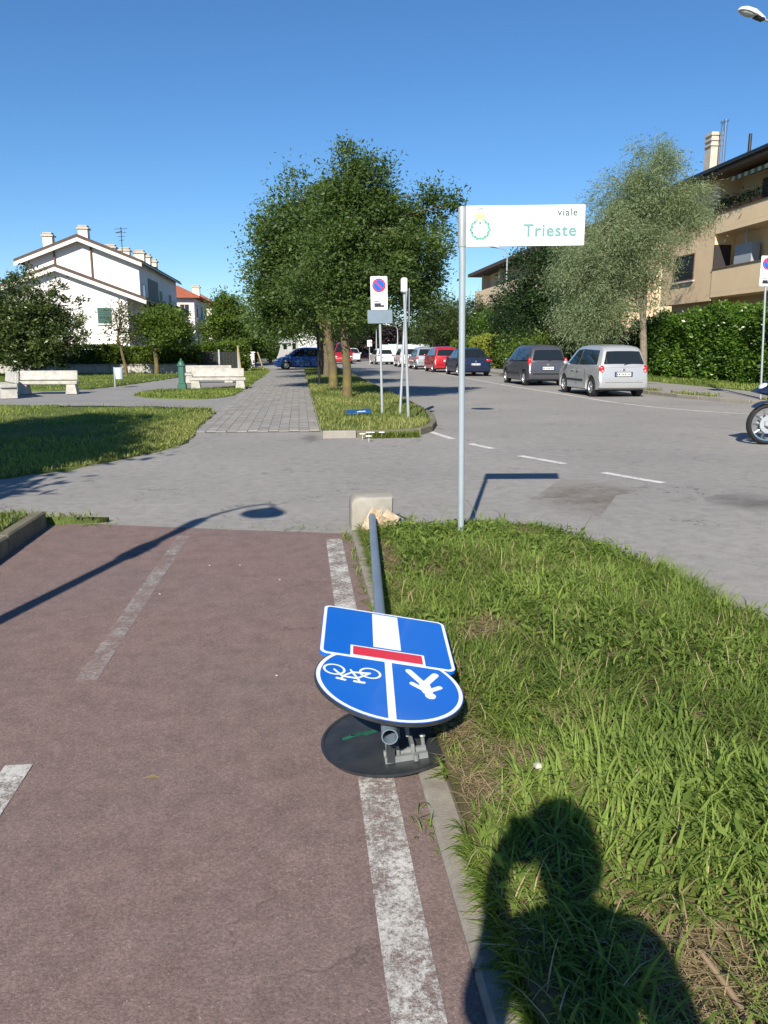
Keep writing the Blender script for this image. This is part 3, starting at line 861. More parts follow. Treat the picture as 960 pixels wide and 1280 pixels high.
# straw lying on bare soil and a few long seed stalks
n = 4600
x, y = sample_poly(VERGE, n, rng, lambda x, y: np.clip(bareness(x, y) * 1.2 + .012 + .06 * (vnoise(x, y, 52, 1.2) > .7), 0, 1))
P = np.stack([x, y, h_verge(x, y) + .004 + .02 * rng.random(n)], 1)
g = link('dry_straw', blade_mesh('dry_straw', P, .03 + .09 * rng.random(n), .0026, rng, .3, 1, flat=True), 'grass_dry')
tag(g, 'dry straw lying on the bare patches of the verge', 'straw', kind='stuff')
n = 260
x, y = sample_poly(VERGE, n, rng, lambda x, y: (x > .8) * (y > 1.0) * .9)
P = np.stack([x, y, h_verge(x, y)], 1)
g = link('long_stalks', blade_mesh('long_stalks', P, .22 + .2 * rng.random(n), .007, rng, 1.9, .9, .35 + .6 * rng.random(n)), 'grass_long')
tag(g, 'long arching grass stalks standing above the verge', 'grass', kind='stuff')
n = 3500                                            # dead blades standing in the living grass
x, y = sample_poly(VERGE, n, rng, lambda x, y: dens_v(x, y) * np.clip(vnoise(x, y, 63, 1.1) * 1.6 - .4, 0, 1))
P = np.stack([x, y, h_verge(x, y)], 1)
g = link('dead_blades', blade_mesh('dead_blades', P, .06 + .13 * rng.random(n), .004, rng, 1.4, .9), 'grass_dry')
tag(g, 'yellowed dead blades standing in the green verge grass', 'grass', kind='stuff')
# weeds in the gap between red path and kerb, and along the far edge of the red path
pts = []
for cy, cx, sy, k in ((6.55, .38, .12, 70), (5.9, .40, .25, 60), (5.2, .41, .3, 60), (4.7, .41, .2, 40), (2.35, .405, .06, 30), (6.9, .0, .03, 25), (7.28, -1.9, .05, 60), (7.45, -2.1, .06, 80), (7.0, -.6, .03, 14), (5.4, .52, .6, 120), (3.4, .54, .3, 60)):
    pts.append(np.stack([cx + rng.normal(size=k) * (.02 if cx > .3 else .16), cy + rng.normal(size=k) * sy, np.full(k, .005)], 1))
P = np.concatenate(pts)
g = link('crack_weeds', blade_mesh('crack_weeds', P, .03 + .06 * rng.random(len(P)), .005, rng, 1.3, .9, .3 + .6 * rng.random(len(P))), 'grass_long')
tag(g, 'small weeds sprouting from the joint along the red path', 'weeds', kind='stuff')

# ================================================================== FALLEN SIGN
def frame_rot(ry, rp, ro):
    u = Vector((math.sin(ry) * math.cos(rp), -math.cos(ry) * math.cos(rp), math.sin(rp)))
    r = Vector((math.cos(ry), math.sin(ry), 0)); n = r.cross(u)
    if n.z < 0: n = -n
    return u, r * math.cos(ro) - n * math.sin(ro), n * math.cos(ro) + r * math.sin(ro)
TIP = Vector((.298, 2.593, .222)); BASE = Vector((.592, 6.50, .195))
SU, SV, SN = frame_rot(-.076, -.063, .177)
fs = thing('fallen_road_sign', 'toppled grey pole with blue cycle-and-pedestrian disc and dead end sign', 'road sign', (.45, 4.5, 0))
def disc(r, n=64): return [(r * math.cos(2 * PI * i / n), r * math.sin(2 * PI * i / n)) for i in range(n)]
def rrect(w, l, r, cx=0, cy=0, n=5):
    o = []
    for sx, sy, a0 in ((1, 1, 0), (-1, 1, 90), (-1, -1, 180), (1, -1, 270)):
        for i in range(n + 1):
            t = R(a0 + 90 * i / n); o.append((cx + sx * (w / 2 - r) + r * math.cos(t), cy + sy * (l / 2 - r) + r * math.sin(t)))
    return o
def bar2(p, q, w, n=4):            # rounded stroke polygon
    p, q = Vector(p), Vector(q); d = (q - p).normalized(); a0 = math.atan2(d.y, d.x); o = []
    for i in range(n * 2 + 1):
        t = a0 - PI / 2 + PI * i / (2 * n); o.append((q.x + w / 2 * math.cos(t), q.y + w / 2 * math.sin(t)))
    for i in range(n * 2 + 1):
        t = a0 + PI / 2 + PI * i / (2 * n); o.append((p.x + w / 2 * math.cos(t), p.y + w / 2 * math.sin(t)))
    return o
def ring(mb, r0, r1, O, U, V, N, t, n=40, cx=0, cy=0):
    vs = []; fsx = []
    for i in range(n):
        a = 2 * PI * i / n
        for r in (r0, r1): vs.append(O + U * (cx + r * math.cos(a)) + V * (cy + r * math.sin(a)) + N * t)
    for i in range(n):
        j = (i + 1) % n; fsx.append((2 * i, 2 * i + 1, 2 * j + 1, 2 * j))
    mb.add(vs, fsx)
# pole, open at its end
k = MB()
ax = (TIP - BASE).normalized(); a = ax.orthogonal().normalized(); b = ax.cross(a); n = 24; vs = []; ff = []
rows = [(BASE, .030), (BASE.lerp(TIP, .35) + Vector((0, 0, -.004)), .030), (BASE.lerp(TIP, .7) + Vector((0, 0, -.003)), .030), (TIP, .030), (TIP, .0265), (TIP - ax * .4, .0265)]
for p, r in rows:
    for i in range(n): vs.append(p + (a * math.cos(2 * PI * i / n) + b * math.sin(2 * PI * i / n)) * r)
for j in range(len(rows) - 1):
    for i in range(n): ff.append((j * n + i, j * n + (i + 1) % n, (j + 1) * n + (i + 1) % n, (j + 1) * n + i))
ff.append(tuple(range(n)))
k.add(vs, ff); k.part('pole', 'galv_blue', fs, False, smooth=50)
# round sign facing up
OD = TIP - SU * .300 + SN * .060
k = MB(); k.plate(disc(.300), OD, SV, SU, SN, -.014, 0); rs = k.part('round_sign', 'sign_back', fs, False, smooth=40)
k = MB(); k.plate(disc(.297), OD, SV, SU, SN, 0, .0012); k.part('blue_film', 'sign_blue', rs, False)
k = MB(); ring(k, .279, .2945, OD, SV, SU, SN, .0022, 64); k.part('white_rim', 'sign_film_white', rs, False)
k = MB(); k.plate(rrect(.030, .555, .002), OD, SV, SU, SN, .0012, .0024); k.part('divider', 'sign_film_white', rs, False)
k = MB()
W1, W2, hb, sd = (-.224, -.042), (-.078, -.052), (-.196, .030), (-.122, .033)
for w in (W1, W2): ring(k, .036, .046, OD, SV, SU, SN, .0024, 28, *w)
bb = (-.150, -.040)
for p, q, w in ((W1, (-.187, .008), .008), ((-.187, .008), hb, .008), ((-.212, .026), (-.178, .033), .009), ((-.187, .004), (-.128, .006), .008), ((-.187, .002), bb, .008),
                (bb, (-.124, .018), .008), ((-.124, .018), sd, .008), ((-.142, .033), (-.102, .034), .010), (W2, bb, .008), (W2, (-.128, .004), .008), (bb, (-.158, -.058), .007)):
    k.plate(bar2(p, q, w, 2), OD, SV, SU, SN, .0012, .0026 + len(k.v) * 2e-6)
k.part('bicycle_symbol', 'sign_film_white', rs, False)
k = MB()
for p, q, w in (((.085, -.125), (.138, -.030), .029), ((.196, -.122), (.146, -.030), .030), ((.142, -.035), (.150, .030), .044), ((.150, .028), (.092, -.020), .022), ((.152, .030), (.205, -.018), .022)):
    k.plate(bar2(p, q, w, 3), OD, SV, SU, SN, .0012, .0026 + len(k.v) * 3e-6)
k.plate([(.160 + x, .062 + y) for x, y in disc(.022, 16)], OD, SV, SU, SN, .0012, .0034)
k.part('pedestrian_symbol', 'sign_film_white', rs, False)
# dead end sign behind it
OR = TIP - SU * .734 + SN * .062
wR, lR = .585, .52
k = MB(); k.plate(rrect(wR, lR, .035), OR, SV, SU, SN, -.014, 0); rc = k.part('dead_end_sign', 'sign_blue', fs, False, smooth=40)
k = MB(); k.plate(rrect(wR - .006, lR - .006, .033), OR, SV, SU, SN, 0, .001); k.part('white_border', 'sign_film_white', rc, False)
k = MB(); k.plate(rrect(wR - .034, lR - .034, .022), OR, SV, SU, SN, .001, .0022); k.part('blue_film', 'sign_blue', rc, False)
k = MB(); k.plate(rrect(.122, .36, .002, 0, -.05), OR, SV, SU, SN, .0022, .0032); k.part('white_stem', 'sign_film_white', rc, False)
k = MB(); k.plate(rrect(.322, .10, .003, 0, .197), OR, SV, SU, SN, .0022, .0034); k.part('bar_outline', 'sign_film_white', rc, False)
k = MB(); k.plate(rrect(.300, .080, .003, 0, .197), OR, SV, SU, SN, .0034, .0044); k.part('red_bar', 'sign_red', rc, False)
# clamps between pole and panels
rotm = Matrix((SV, SU, SN)).transposed()
for O, s0 in ((OD, (-.15, .06)), (OR, (-.13, .13))):
    for s in s0:
        k = MB(); c = O + SU * s; q = BASE + ax * ((c - BASE).dot(ax))
        k.box(c - SN * .024, (.20, .03, .02), rotm)
        k.tube([q - ax * .016, q + ax * .016], .0345, 16)
        k.box((c - SN * .03 + q) / 2, (.05, .03, (c - q).length * .9), rotm)
        k.part('clamp', 'galv_dark', fs, False)
# second round sign, face down on the path and kerb, dark reverse up
D0 = onZ(485, 921, .03); D0 = Vector((D0.x + .02, D0.y, .036))
DU = Vector((math.cos(.105), 0, math.sin(.105))); DV = Vector((0, 1, 0)); DN = DU.cross(DV); 
k = MB(); k.plate(disc(.298), D0, DU, DV, DN, -.012, 0); ld = k.part('face_down_round_sign', 'sign_back', fs, False, smooth=40)
ld['label'] = 'dark reverse of a second round sign lying on the path'
k = MB(); ring(k, .286, .298, D0, DU, DV, DN, .0045, 64)
k.part('rolled_edge', 'sign_back', ld, False)
k = MB()
for p, q, w in (((-.20, .030), (-.13, .055), .018), ((-.165, .045), (-.06, .065), .013), ((-.11, .040), (-.05, .062), .012)):
    k.plate(bar2(p, q, w), D0, DU, DV, DN, .0002, .0010)
k.part('green_spray_mark', 'green_paint', ld, False)
k = MB(); BC = D0 + DV * -.185 + DU * .03
rd = Matrix((DU, DV, DN)).transposed()
for s in (-.020, .020): k.box(BC + DV * s * 1.25 + DN * .012, (.168, .012, .024), rd)
k.box(BC + DN * .006, (.168, .05, .006), rd)
for s in (-.030, .030): k.box(BC + DU * s + DV * .045 + DN * .028, (.014, .10, .05), rd)
for s in (-.066, .075): k.tube([BC + DU * s + DV * .03 + DN * .02, BC + DU * s + DV * .03 + DN * .062], .008, 8)
for s in (-.066, .075): k.ell(BC + DU * s + DV * .03 + DN * .064, (.013, .013, .009), 8, 4)
for s in (-.018, .02): k.tube([BC + DU * s + DV * .065 + DN * .05, BC + DU * (s + .002) + DV * .075 + DN * .085], .009, 8)
k.tube([BC + DU * .035 + DV * -.045 + DN * .005, BC + DU * .035 + DV * -.045 + DN * .03], .010, 8)
k.part('bracket', 'galv_dark', ld, False)
# saddle that still carries the pole end
k = MB(); q = BASE + ax * ((TIP - ax * .16 - BASE).dot(ax))
foot = D0 + DU * ((q - D0).dot(DU)) + DV * ((q - D0).dot(DV))
k.box((foot + q) / 2 - Vector((0, 0, .012)), (.03, .035, max(.03, (q - foot).length - .035)))
k.tube([q - ax * .02, q + ax * .02], .0345, 16)
k.part('saddle', 'sign_back', ld, False)

def lump(c, r, seed, amp=.35, sub=3, sc=6.0):
    from mathutils import noise as mn
    bm = bmesh.new(); bmesh.ops.create_icosphere(bm, subdivisions=sub, radius=1)
    for v in bm.verts:
        d = v.co.copy(); p = Vector((d.x * r[0], d.y * r[1], d.z * r[2]))
        q = mn.noise((p + Vector((seed * 3.1, seed, 0))) * sc) + .5 * mn.noise((p + Vector((seed, 0, seed))) * sc * 2.6)
        f = mn.cell(p * sc * 1.6 + Vector((seed, seed, seed)))
        v.co = Vector(c) + p * (1 + amp * q + .10 * (f - .5))
    vs = [tuple(v.co) for v in bm.verts]; fs_ = [tuple(v.index for v in f.verts) for f in bm.faces]; bm.free()
    return vs, fs_
def offset2(pts, d):
    n = len(pts); o = []
    for i in range(n):
        e1 = (Vector(pts[i]) - Vector(pts[i - 1])).normalized(); e2 = (Vector(pts[(i + 1) % n]) - Vector(pts[i])).normalized()
        nn = Vector((-(e1.y + e2.y), e1.x + e2.x)).normalized(); o.append((pts[i][0] + nn.x * d, pts[i][1] + nn.y * d))
    return o
def rock(c, r, seed, n=26):
    rr = random.Random(seed); bm = bmesh.new()
    for _ in range(n):
        d = Vector((rr.gauss(0, 1), rr.gauss(0, 1), rr.gauss(0, 1))).normalized() * rr.uniform(.72, 1.0)
        bm.verts.new((d.x * r[0], d.y * r[1], d.z * r[2]))
    bmesh.ops.convex_hull(bm, input=bm.verts)
    bmesh.ops.delete(bm, geom=[v for v in bm.verts if not v.link_faces], context='VERTS')
    bmesh.ops.triangulate(bm, faces=bm.faces)
    for _ in range(2):
        bmesh.ops.subdivide_edges(bm, edges=bm.edges, cuts=1, use_grid_fill=True)
    from mathutils import noise as mn
    for v in bm.verts: v.co += v.co.normalized() * (mn.noise(v.co * 22 + Vector((seed, 0, 0))) * .010 + mn.noise(v.co * 70) * .005)
    bm.verts.index_update()
    vs = [tuple(v.co + Vector(c)) for v in bm.verts]; f_ = [tuple(v.index for v in f.verts) for f in bm.faces]; bm.free()
    return vs, f_
k = MB()
for c, r, s in (((.575, 6.60, .12), (.085, .085, .155), 1), ((.655, 6.62, .15), (.075, .07, .115), 4), ((.545, 6.56, .07), (.06, .07, .09), 5)):
    k.add(*rock(c, r, s, 18))
k.part('broken_footing', 'rubble', fs, False)
k = MB(); k.add(*rock((0, 0, .085), (.105, .085, .115), 9, 16))
o = link('concrete_chunk', k.mesh('concrete_chunk'), 'rubble_tan', None, (.755, 6.53, .055)); tag(o, 'tan broken concrete chunk lying in the grass by the kerb end', 'rubble')
# upright block that ends the kerb, its left shoulder rounded
x0, x1, y0, y1, zt, r = .430, .800, 6.72, 7.06, .318, .085
face = [(x0, -.06), (x1, -.06), (x1, zt)] + [(x0 + r - r * math.sin(R(90 * i / 8)), zt - r + r * math.cos(R(90 * i / 8))) for i in range(9)]
k = MB(); n = len(face); vs = []
for y, d in ((y0, .018), (y0 + .008, .006), (y0 + .022, 0), (y1 - .022, 0), (y1 - .006, .008), (y1, .02)):
    vs += [(x, y, z) for x, z in offset2(face, d)]
ff = [tuple(range(n - 1, -1, -1)), tuple(range(5 * n, 6 * n))]
for j in range(5):
    for i in range(n): ff.append((j * n + i, j * n + (i + 1) % n, (j + 1) * n + (i + 1) % n, (j + 1) * n + i))
k.add(vs, ff)
k.top('kerb_end_block', 'kerb_pale', (.615, 6.9, 0), 'upright pale concrete block with rounded shoulder ending the kerb', 'kerb', smooth=35)

# ================================================================== STREET NAME SIGN
def text_mesh(txt, size, bold=0.0, ext=.0008, spacing=1.0):
    cu = bpy.data.curves.new('t', 'FONT'); cu.body = txt; cu.size = size; cu.extrude = ext; cu.offset = bold; cu.space_character = spacing
    cu.align_x = 'RIGHT'; cu.resolution_u = 3
    o = bpy.data.objects.new('t', cu); COL.objects.link(o)
    dg = bpy.context.evaluated_depsgraph_get(); dg.update()
    me = bpy.data.meshes.new_from_object(o.evaluated_get(dg))
    bpy.data.objects.remove(o); bpy.data.curves.remove(cu)
    return me
PX, PY = 1.265, 6.07
sn = thing('street_name_sign', 'white street name sign reading viale Trieste on grey pole', 'street sign', (PX + .005, PY, .112), -YAW * .9)
sn.rotation_euler = (0, R(-.75), -YAW * .9)
k = MB(); k.tube([(.005, 0, -.25), (0, 0, 2.17), (-.004, 0, 2.24)], .0245, 20); k.part('pole', 'pole_grey', sn, smooth=50)
k = MB(); k.lathe([(.0275, 2.23), (.0295, 2.24), (.0295, 2.50), (.027, 2.515), (0, 2.517)], (-.004, 0, 0), 20); k.part('sleeve', 'galv', sn, smooth=50)
PW, PH, PZ0 = .885, .288, 2.232
k = MB(); k.plate(rrect(PW, PH, .006), Vector((.026 + PW / 2, 0, PZ0 + PH / 2)), Vector((1, 0, 0)), Vector((0, 0, 1)), Vector((0, -1, 0)), -.012, .012)
pn = k.part('panel', 'sign_white', sn)
def letters(txt, size, bold, x, z, m, nm, sp=1.0):
    me = text_mesh(txt, size, bold, .0008, sp); me.materials.clear()
    o = link(nm, me, m, pn, (x, -.0132, z)); o.rotation_euler = (PI / 2, 0, 0)
    return o
letters('viale', .074, .0009, .026 + PW - .055, PZ0 + PH * .735, 'teal_dark', 'lettering', 1.12)
letters('Trieste', .124, .0030, .026 + PW - .06, PZ0 + PH * .235, 'teal', 'lettering', 1.10)
k = MB(); CO = Vector((.026 + .105, -.0122, PZ0 + PH * .42)); X_, Z_, N_ = Vector((1, 0, 0)), Vector((0, 0, 1)), Vector((0, -1, 0))
for s in (-1, 1):
    for i in range(9):
        a = R(-82 + 17.5 * i); r = .067
        c = (s * r * math.cos(a), r * math.sin(a))
        t = a + PI / 2 + (.35 if i % 2 else -.35)
        d = Vector((math.cos(t) * s, math.sin(t)))
        k.plate(bar2((c[0] - d.x * .011, c[1] - d.y * .011), (c[0] + d.x * .012, c[1] + d.y * .012), .019, 2), CO, X_, Z_, N_, 0, .001)
tag(k.part('crest_wreath', 'crest_green', pn), kind='stuff')
k = MB()
k.plate([(-.034, .088), (.034, .088), (.036, .118), (.022, .104), (.012, .120), (0, .106), (-.012, .120), (-.022, .104), (-.036, .118)], CO, X_, Z_, N_, 0, .001)
k.plate(rrect(.07, .012, .002, 0, .080), CO, X_, Z_, N_, 0, .0012)
k.part('crest_crown', 'crest_gold', pn)
k = MB(); k.plate([(-.014, .046), (0, .055), (.014, .046), (.006, .038), (-.006, .038)], CO, X_, Z_, N_, 0, .001)
k.part('crest_shield', 'crest_dark', pn); k = MB()
for i in range(4): k.plate(rrect(.012, .003, .001, -.026 + i * .0175, .004), CO, X_, Z_, N_, 0, .001)
tag(k.part('crest_motto', 'crest_gold', pn), kind='stuff'); k = MB()
k.plate(bar2((-.022, .138), (.012, .150), .007, 2), CO, X_, Z_, N_, 0, .001); k.plate(bar2((.012, .150), (.020, .140), .006, 2), CO, X_, Z_, N_, 0, .001)
k.part('crest_emblem', 'crest_dark', pn)

# ================================================================== POLES AND SIGNS ON THE ISLAND
def no_parking(parent, O, U, V, N, w, h):
    k = MB(); k.plate(rrect(w, h, .02), O, U, V, N, -.01, .01); p = k.part('sign_panel', 'sign_white', parent)
    r = w * .40; c = O + V * (h / 2 - w * .52)
    k = MB(); k.plate(disc(r, 32), c, U, V, N, .010, .0115); k.part('red_ring', 'sign_red', p)
    k = MB(); k.plate(disc(r * .78, 32), c, U, V, N, .0115, .013); k.part('blue_disc', 'sign_blue', p)
    k = MB(); k.plate(bar2((-r * .56, r * .56), (r * .56, -r * .56), r * .2), c, U, V, N, .013, .0145); k.part('red_slash', 'sign_red', p)
    k = MB()
    for j, row in enumerate(((.26, .5), (.12, .62))):
        for i in range(5): k.plate(rrect(w * .09, h * .022, .002, (i - 2) * w * .135, -h * (.08 + .075 * j)), O, U, V, N, .010, .0115)
    tag(k.part('small_print', 'crest_dark', p), kind='stuff')
    k = MB()
    k.plate([(-w * .30, -h * .30), (w * .1, -h * .30), (w * .1, -h * .36), (w * .3, -h * .36), (w * .3, -h * .42), (-w * .3, -h * .42)], O, U, V, N, .010, .0115)
    k.plate(bar2((-w * .28, -h * .26), (-w * .02, -h * .24), .02), O, U, V, N, .010, .0115)
    k.part('tow_symbol', 'black_plastic', p)
    return p
c = onZ(478, 517, .12)
t = thing('no_parking_sign', 'white no parking sign above a grey plate on a leaning pole', 'road sign', (c.x, c.y, .05))
tp = onY(473.5, 345, c.y) - Vector((c.x, c.y, .05))
k = MB(); k.tube([(0, 0, -.1), tp], .030, 12); k.part('pole', 'galv', t, smooth=50)
U = Vector((1, 0, .02)).normalized(); V = Vector((-.02, 0, 1)).normalized(); N = Vector((0, -1, 0))
no_parking(t, tp + Vector((0, -.045, -.37)), U, V, N, .375, .72)
k = MB(); k.plate(rrect(.56, .29, .02), tp + Vector((.02, -.045, -.88)), U, V, N, -.01, .01); k.part('blank_plate', 'galv_blue', t)
# two crossed poles
A0 = onZ(511, 527, .1); A1 = onY(505, 350, A0.y - .2)
t = thing('leaning_pole', 'leaning steel pole topped by a pale box, bent road sign edge-on', 'pole', (A0.x, A0.y, .05))
o = Vector((A0.x, A0.y, .05))
k = MB(); k.tube([(0, 0, -.1), A1 - o], .031, 12); k.part('pole', 'galv', t, smooth=50)
k = MB(); k.rbox(A1 - o + Vector((.0, 0, -.10)), (.12, .16, .28), .02); k.part('top_box', 'lamp_white', t)
B0 = onZ(499.5, 520, .1); B1 = onY(508, 360, B0.y + .1)
o = Vector((B0.x, B0.y, .05))
t = thing('crossed_pole', 'steel pole with edge-on sign panel crossing the leaning pole', 'pole', tuple(o))
k = MB(); k.tube([(0, 0, -.1), B1 - o], .030, 12); k.part('pole', 'galv', t, smooth=50)
k = MB(); k.plate(rrect(.6, .82, .03), B1 - o + Vector((.055, .0, -.43)), Vector((.10, .995, 0)), Vector((0, 0, 1)), Vector((.995, -.10, 0)), -.008, .008); k.part('sign_panel', 'galv_blue', t)
# blue board on the grass
c = onZ(448, 515, .18); o = Vector((c.x, c.y, .11))
t = thing('fallen_blue_board', 'blue sign board lying on the island grass under the trees', 'road sign', tuple(o))
rb = Matrix.Rotation(R(-4), 3, 'Y') @ Matrix.Rotation(R(7), 3, 'X')
k = MB(); k.rbox((0, 0, .08), (.56, .44, .02), .006, rb); k.part('board', 'blue_board', t)
k = MB(); k.rbox((.06, -.06, .085), (.20, .10, .004), .001, rb); k.part('pale_arrow', 'sign_film_white', t)
k = MB(); k.tube([(0, -.18, -.08), (.03, -.02, .085)], .03, 8); k.part('pole_stub', 'galv', t)
# slim dark post
c = onZ(399.5, 484, .1); tp = onY(396.5, 412, c.y)
t = thing('park_post', 'slim black park lamp post between path and tree trunks', 'lamp post', (c.x, c.y, .05))
k = MB(); k.tube([(0, 0, -.1), (0, 0, .5), Vector((tp.x - c.x, 0, tp.z - .05))], [.075, .05, .04], 10); k.part('post', 'dark_metal', t, smooth=50)
k = MB(); k.lathe([(.05, 0), (.15, .08), (.16, .3), (.06, .42), (0, .44)], (tp.x - c.x, 0, tp.z - .05), 12); k.part('lantern', 'dark_metal', t, smooth=50)

# far sign and lamp posts
def post_sign(px, pyb, pyt, name, label, w=.5, h=.6, z=.1):
    c = onZ(px, pyb, z); tp = onY(px, pyt, c.y)
    t = thing(name, label, 'road sign', (c.x, c.y, .05))
    k = MB(); k.tube([(0, 0, -.1), (0, 0, tp.z - .05)], .04, 8); k.part('pole', 'galv', t)
    k = MB(); k.plate(rrect(w, h, .03), Vector((0, -.06, tp.z - .05 - h / 2)), Vector((1, 0, 0)), Vector((0, 0, 1)), Vector((0, -1, 0)), -.01, .01); k.part('sign_panel', 'sign_white', t)
    return t
post_sign(462, 455, 425, 'roadside_sign', 'small white sign on a post far along the road', .45, .6)
def street_lamp(name, label, base, hz, arm, head=(.75, .26, .13), r=.07, m='galv', z=.05):
    t = thing(name, label, 'street lamp', (base[0], base[1], z))
    a = Vector((arm[0], arm[1], 0)); L = a.length
    k = MB(); k.tube([(0, 0, -.1), (0, 0, 1.2), (0, 0, hz * .6), (0, 0, hz - .8)], [r * 1.4, r * 1.15, r * .9, r * .7], 12); k.part('post', m, t, smooth=50)
    pts = [Vector((0, 0, hz - .85)), Vector((0, 0, hz - .35)) + a * .04, Vector((0, 0, hz - .08)) + a * .2, Vector((0, 0, hz)) + a * .5, Vector((0, 0, hz + .06)) + a]
    k = MB(); k.tube(pts, [r * .7, r * .6, r * .5, r * .45, r * .4], 10); k.part('arm', m, t, smooth=50)
    ang = math.atan2(a.y, a.x); rt = Matrix.Rotation(ang, 3, 'Z') @ Matrix.Rotation(R(-7), 3, 'Y')
    hl, hw, hh = head
    secs = [(-.05, .25, .45), (.1, .45, .7), (.4, .9, 1.0), (.75, 1.0, .85), (.93, .7, .5), (1.0, .25, .18)]
    k = MB(); vs = []; ff = []; n = 12
    for s, fw, fh in secs:
        for i in range(n):
            q = PI * i / (n - 1)
            vs.append(pts[-1] + rt @ Vector((s * hl, math.cos(q) * hw / 2 * fw, math.sin(q) * hh * fh)))
    for j in range(len(secs) - 1):
        for i in range(n - 1): ff.append((j * n + i, j * n + i + 1, (j + 1) * n + i + 1, (j + 1) * n + i))
    ff.append(tuple(range(n))); ff.append(tuple(range((len(secs) - 1) * n, len(secs) * n)))
    for j in range(len(secs) - 1): ff.append((j * n, (j + 1) * n, (j + 1) * n + n - 1, j * n + n - 1))
    k.add(vs, ff); hd = k.part('lamp_head', 'lamp_white', t, smooth=50)
    k = MB(); k.ell(pts[-1] + rt @ Vector((hl * .66, 0, -.012)), (hl * .30, hw * .40, .06), 14, 6, rt); k.part('lens', 'lamp_glass', hd, smooth=60)
    k = MB(); k.box(pts[-1] + rt @ Vector((hl * .18, 0, -.015)), (hl * .34, hw * .5, .05), rt); k.part('gear_tray', 'black_plastic', hd)
    return t
hd = onY(918, 22, 19.4); bp = (hd.x + 2.75, 20.0)
street_lamp('street_lamp', 'tall street lamp with pale head reaching over the road', bp, hd.z - .12, (hd.x + .72 - bp[0], 19.4 - bp[1]), (.78, .27, .15))
c = onY(631, 420, 68)
street_lamp('street_lamp', 'thin grey street lamp rising in front of the distant balcony house', (c.x, 68), onY(631, 312, 68).z, (-.9, -.2), (.8, .35, .2), .085)
for px, Y, top_ in ((497, 92, 408), (470.5, 100, 405), (538, 84, 385)):
    c = onY(px, 440, Y)
    street_lamp('street_lamp', {497: 'slim far street lamp in front of the pale fence', 470.5: 'far street lamp beside the oncoming white car', 538: 'slim lamp post rising by the round olive conifers'}[px], (c.x, Y), onY(px, top_, Y).z, (-1.0, -.2), (.8, .35, .2), .08)
# sign at the right edge
c = onY(958.5, 420, 22.3); o = Vector((c.x, c.y, .1))
t = thing('no_parking_sign', 'white no parking sign on the sidewalk in front of tall hedge', 'road sign', tuple(o))
tp = onY(958.5, 320, 22.3) - o
k = MB(); k.tube([(0, 0, -.1), tp], .030, 12); k.part('pole', 'galv', t, smooth=50)
no_parking(t, tp + Vector((.03, -.045, -.42)), Vector((1, 0, 0)), Vector((0, 0, 1)), N, .42, .84)

# ================================================================== PARK FURNITURE
def bench(label, px, py, w, rot, back=True):
    c = onZ(px, py, .03)
    t = thing('concrete_bench', label, 'bench', (c.x, c.y, .025), rot, 'white concrete benches in the park')
    for s in (-1, 1):
        k = MB(); x = s * (w / 2 - .22)
        k.prism([(x - .19, -.23, 0), (x + .19, -.23, 0), (x + .14, -.23, .36), (x - .14, -.23, .36)], (0, .46, 0)); k.part('leg', 'concrete', t)
    k = MB(); k.rbox((0, 0, .42), (w, .52, .12), .02); k.part('seat', 'concrete', t)
    if back:
        k = MB(); k.rbox((0, .27, .68), (w * .94, .12, .36), .02, Matrix.Rotation(R(-7), 3, 'X')); k.part('backrest', 'concrete', t)
    t.scale = (1, 1, .92)
    return t
bench('white concrete bench next to the green drinking fountain', 273, 486, 2.15, R(3))
bench('white concrete bench standing behind the one by the fountain', 262, 478, 2.2, R(184))
bench('white concrete bench standing alone on the grass edge', 61, 492, 2.05, R(3))
bench('white concrete bench seen end-on near the left lawn', 6, 496, 2.0, R(-62))
c = onZ(228, 487, .03)
t = thing('drinking_fountain', 'green cast iron drinking fountain beside the white benches', 'fountain', (c.x, c.y, .02))
k = MB(); k.rbox((0, 0, .12), (.46, .46, .24), .03); k.part('plinth', 'fountain', t)
k = MB(); k.rbox((0, 0, .62), (.30, .30, .76), .04); k.rbox((0, 0, .28), (.37, .37, .08), .02); k.rbox((0, 0, 1.0), (.40, .40, .07), .02); k.part('column', 'fountain', t)
k = MB(); k.lathe([(.19, 1.03), (.17, 1.10), (.10, 1.17), (.045, 1.20), (.06, 1.235), (.035, 1.27), (0, 1.29)], (0, 0, 0), 16); k.part('cap', 'fountain', t, smooth=50)
k = MB(); k.tube([(-.13, -.08, .72), (-.22, -.12, .72), (-.24, -.13, .66)], .02, 8); k.part('spout', 'chrome', t); t.scale = (.72, .72, .93)
c = onZ(146, 484, .03)
t = thing('litter_bin', 'small pale litter bin on a thin post in the park', 'litter bin', (c.x, c.y, .02))
k = MB(); k.tube([(-.06, 0, 0), (-.06, 0, .82)], .03, 8); k.part('post', 'galv', t)
k = MB(); k.lathe([(.0, .34), (.15, .34), (.19, .80), (.17, .80), (.14, .40)], (.13, 0, 0), 14); k.part('basket', 'fence_pale', t, smooth=50)
for px, pb, ptp, lx, lb in ((302, 470, 432, 297, 'upright wooden stake beside the far footpath'), (330, 463, 440, 322, 'wooden stake tilted towards the hedge by the path')):
    c = onZ(px, pb, .03); tp = onY(lx, ptp, c.y)
    k = MB(); k.tube([(0, 0, -.05), Vector((tp.x - c.x, 0, tp.z))], [.06, .05], 8)
    o = link('tree_stake', k.mesh('tree_stake'), 'wood_stake', None, (c.x, c.y, 0)); tag(o, lb, 'stake', 'wooden stakes by the far path')
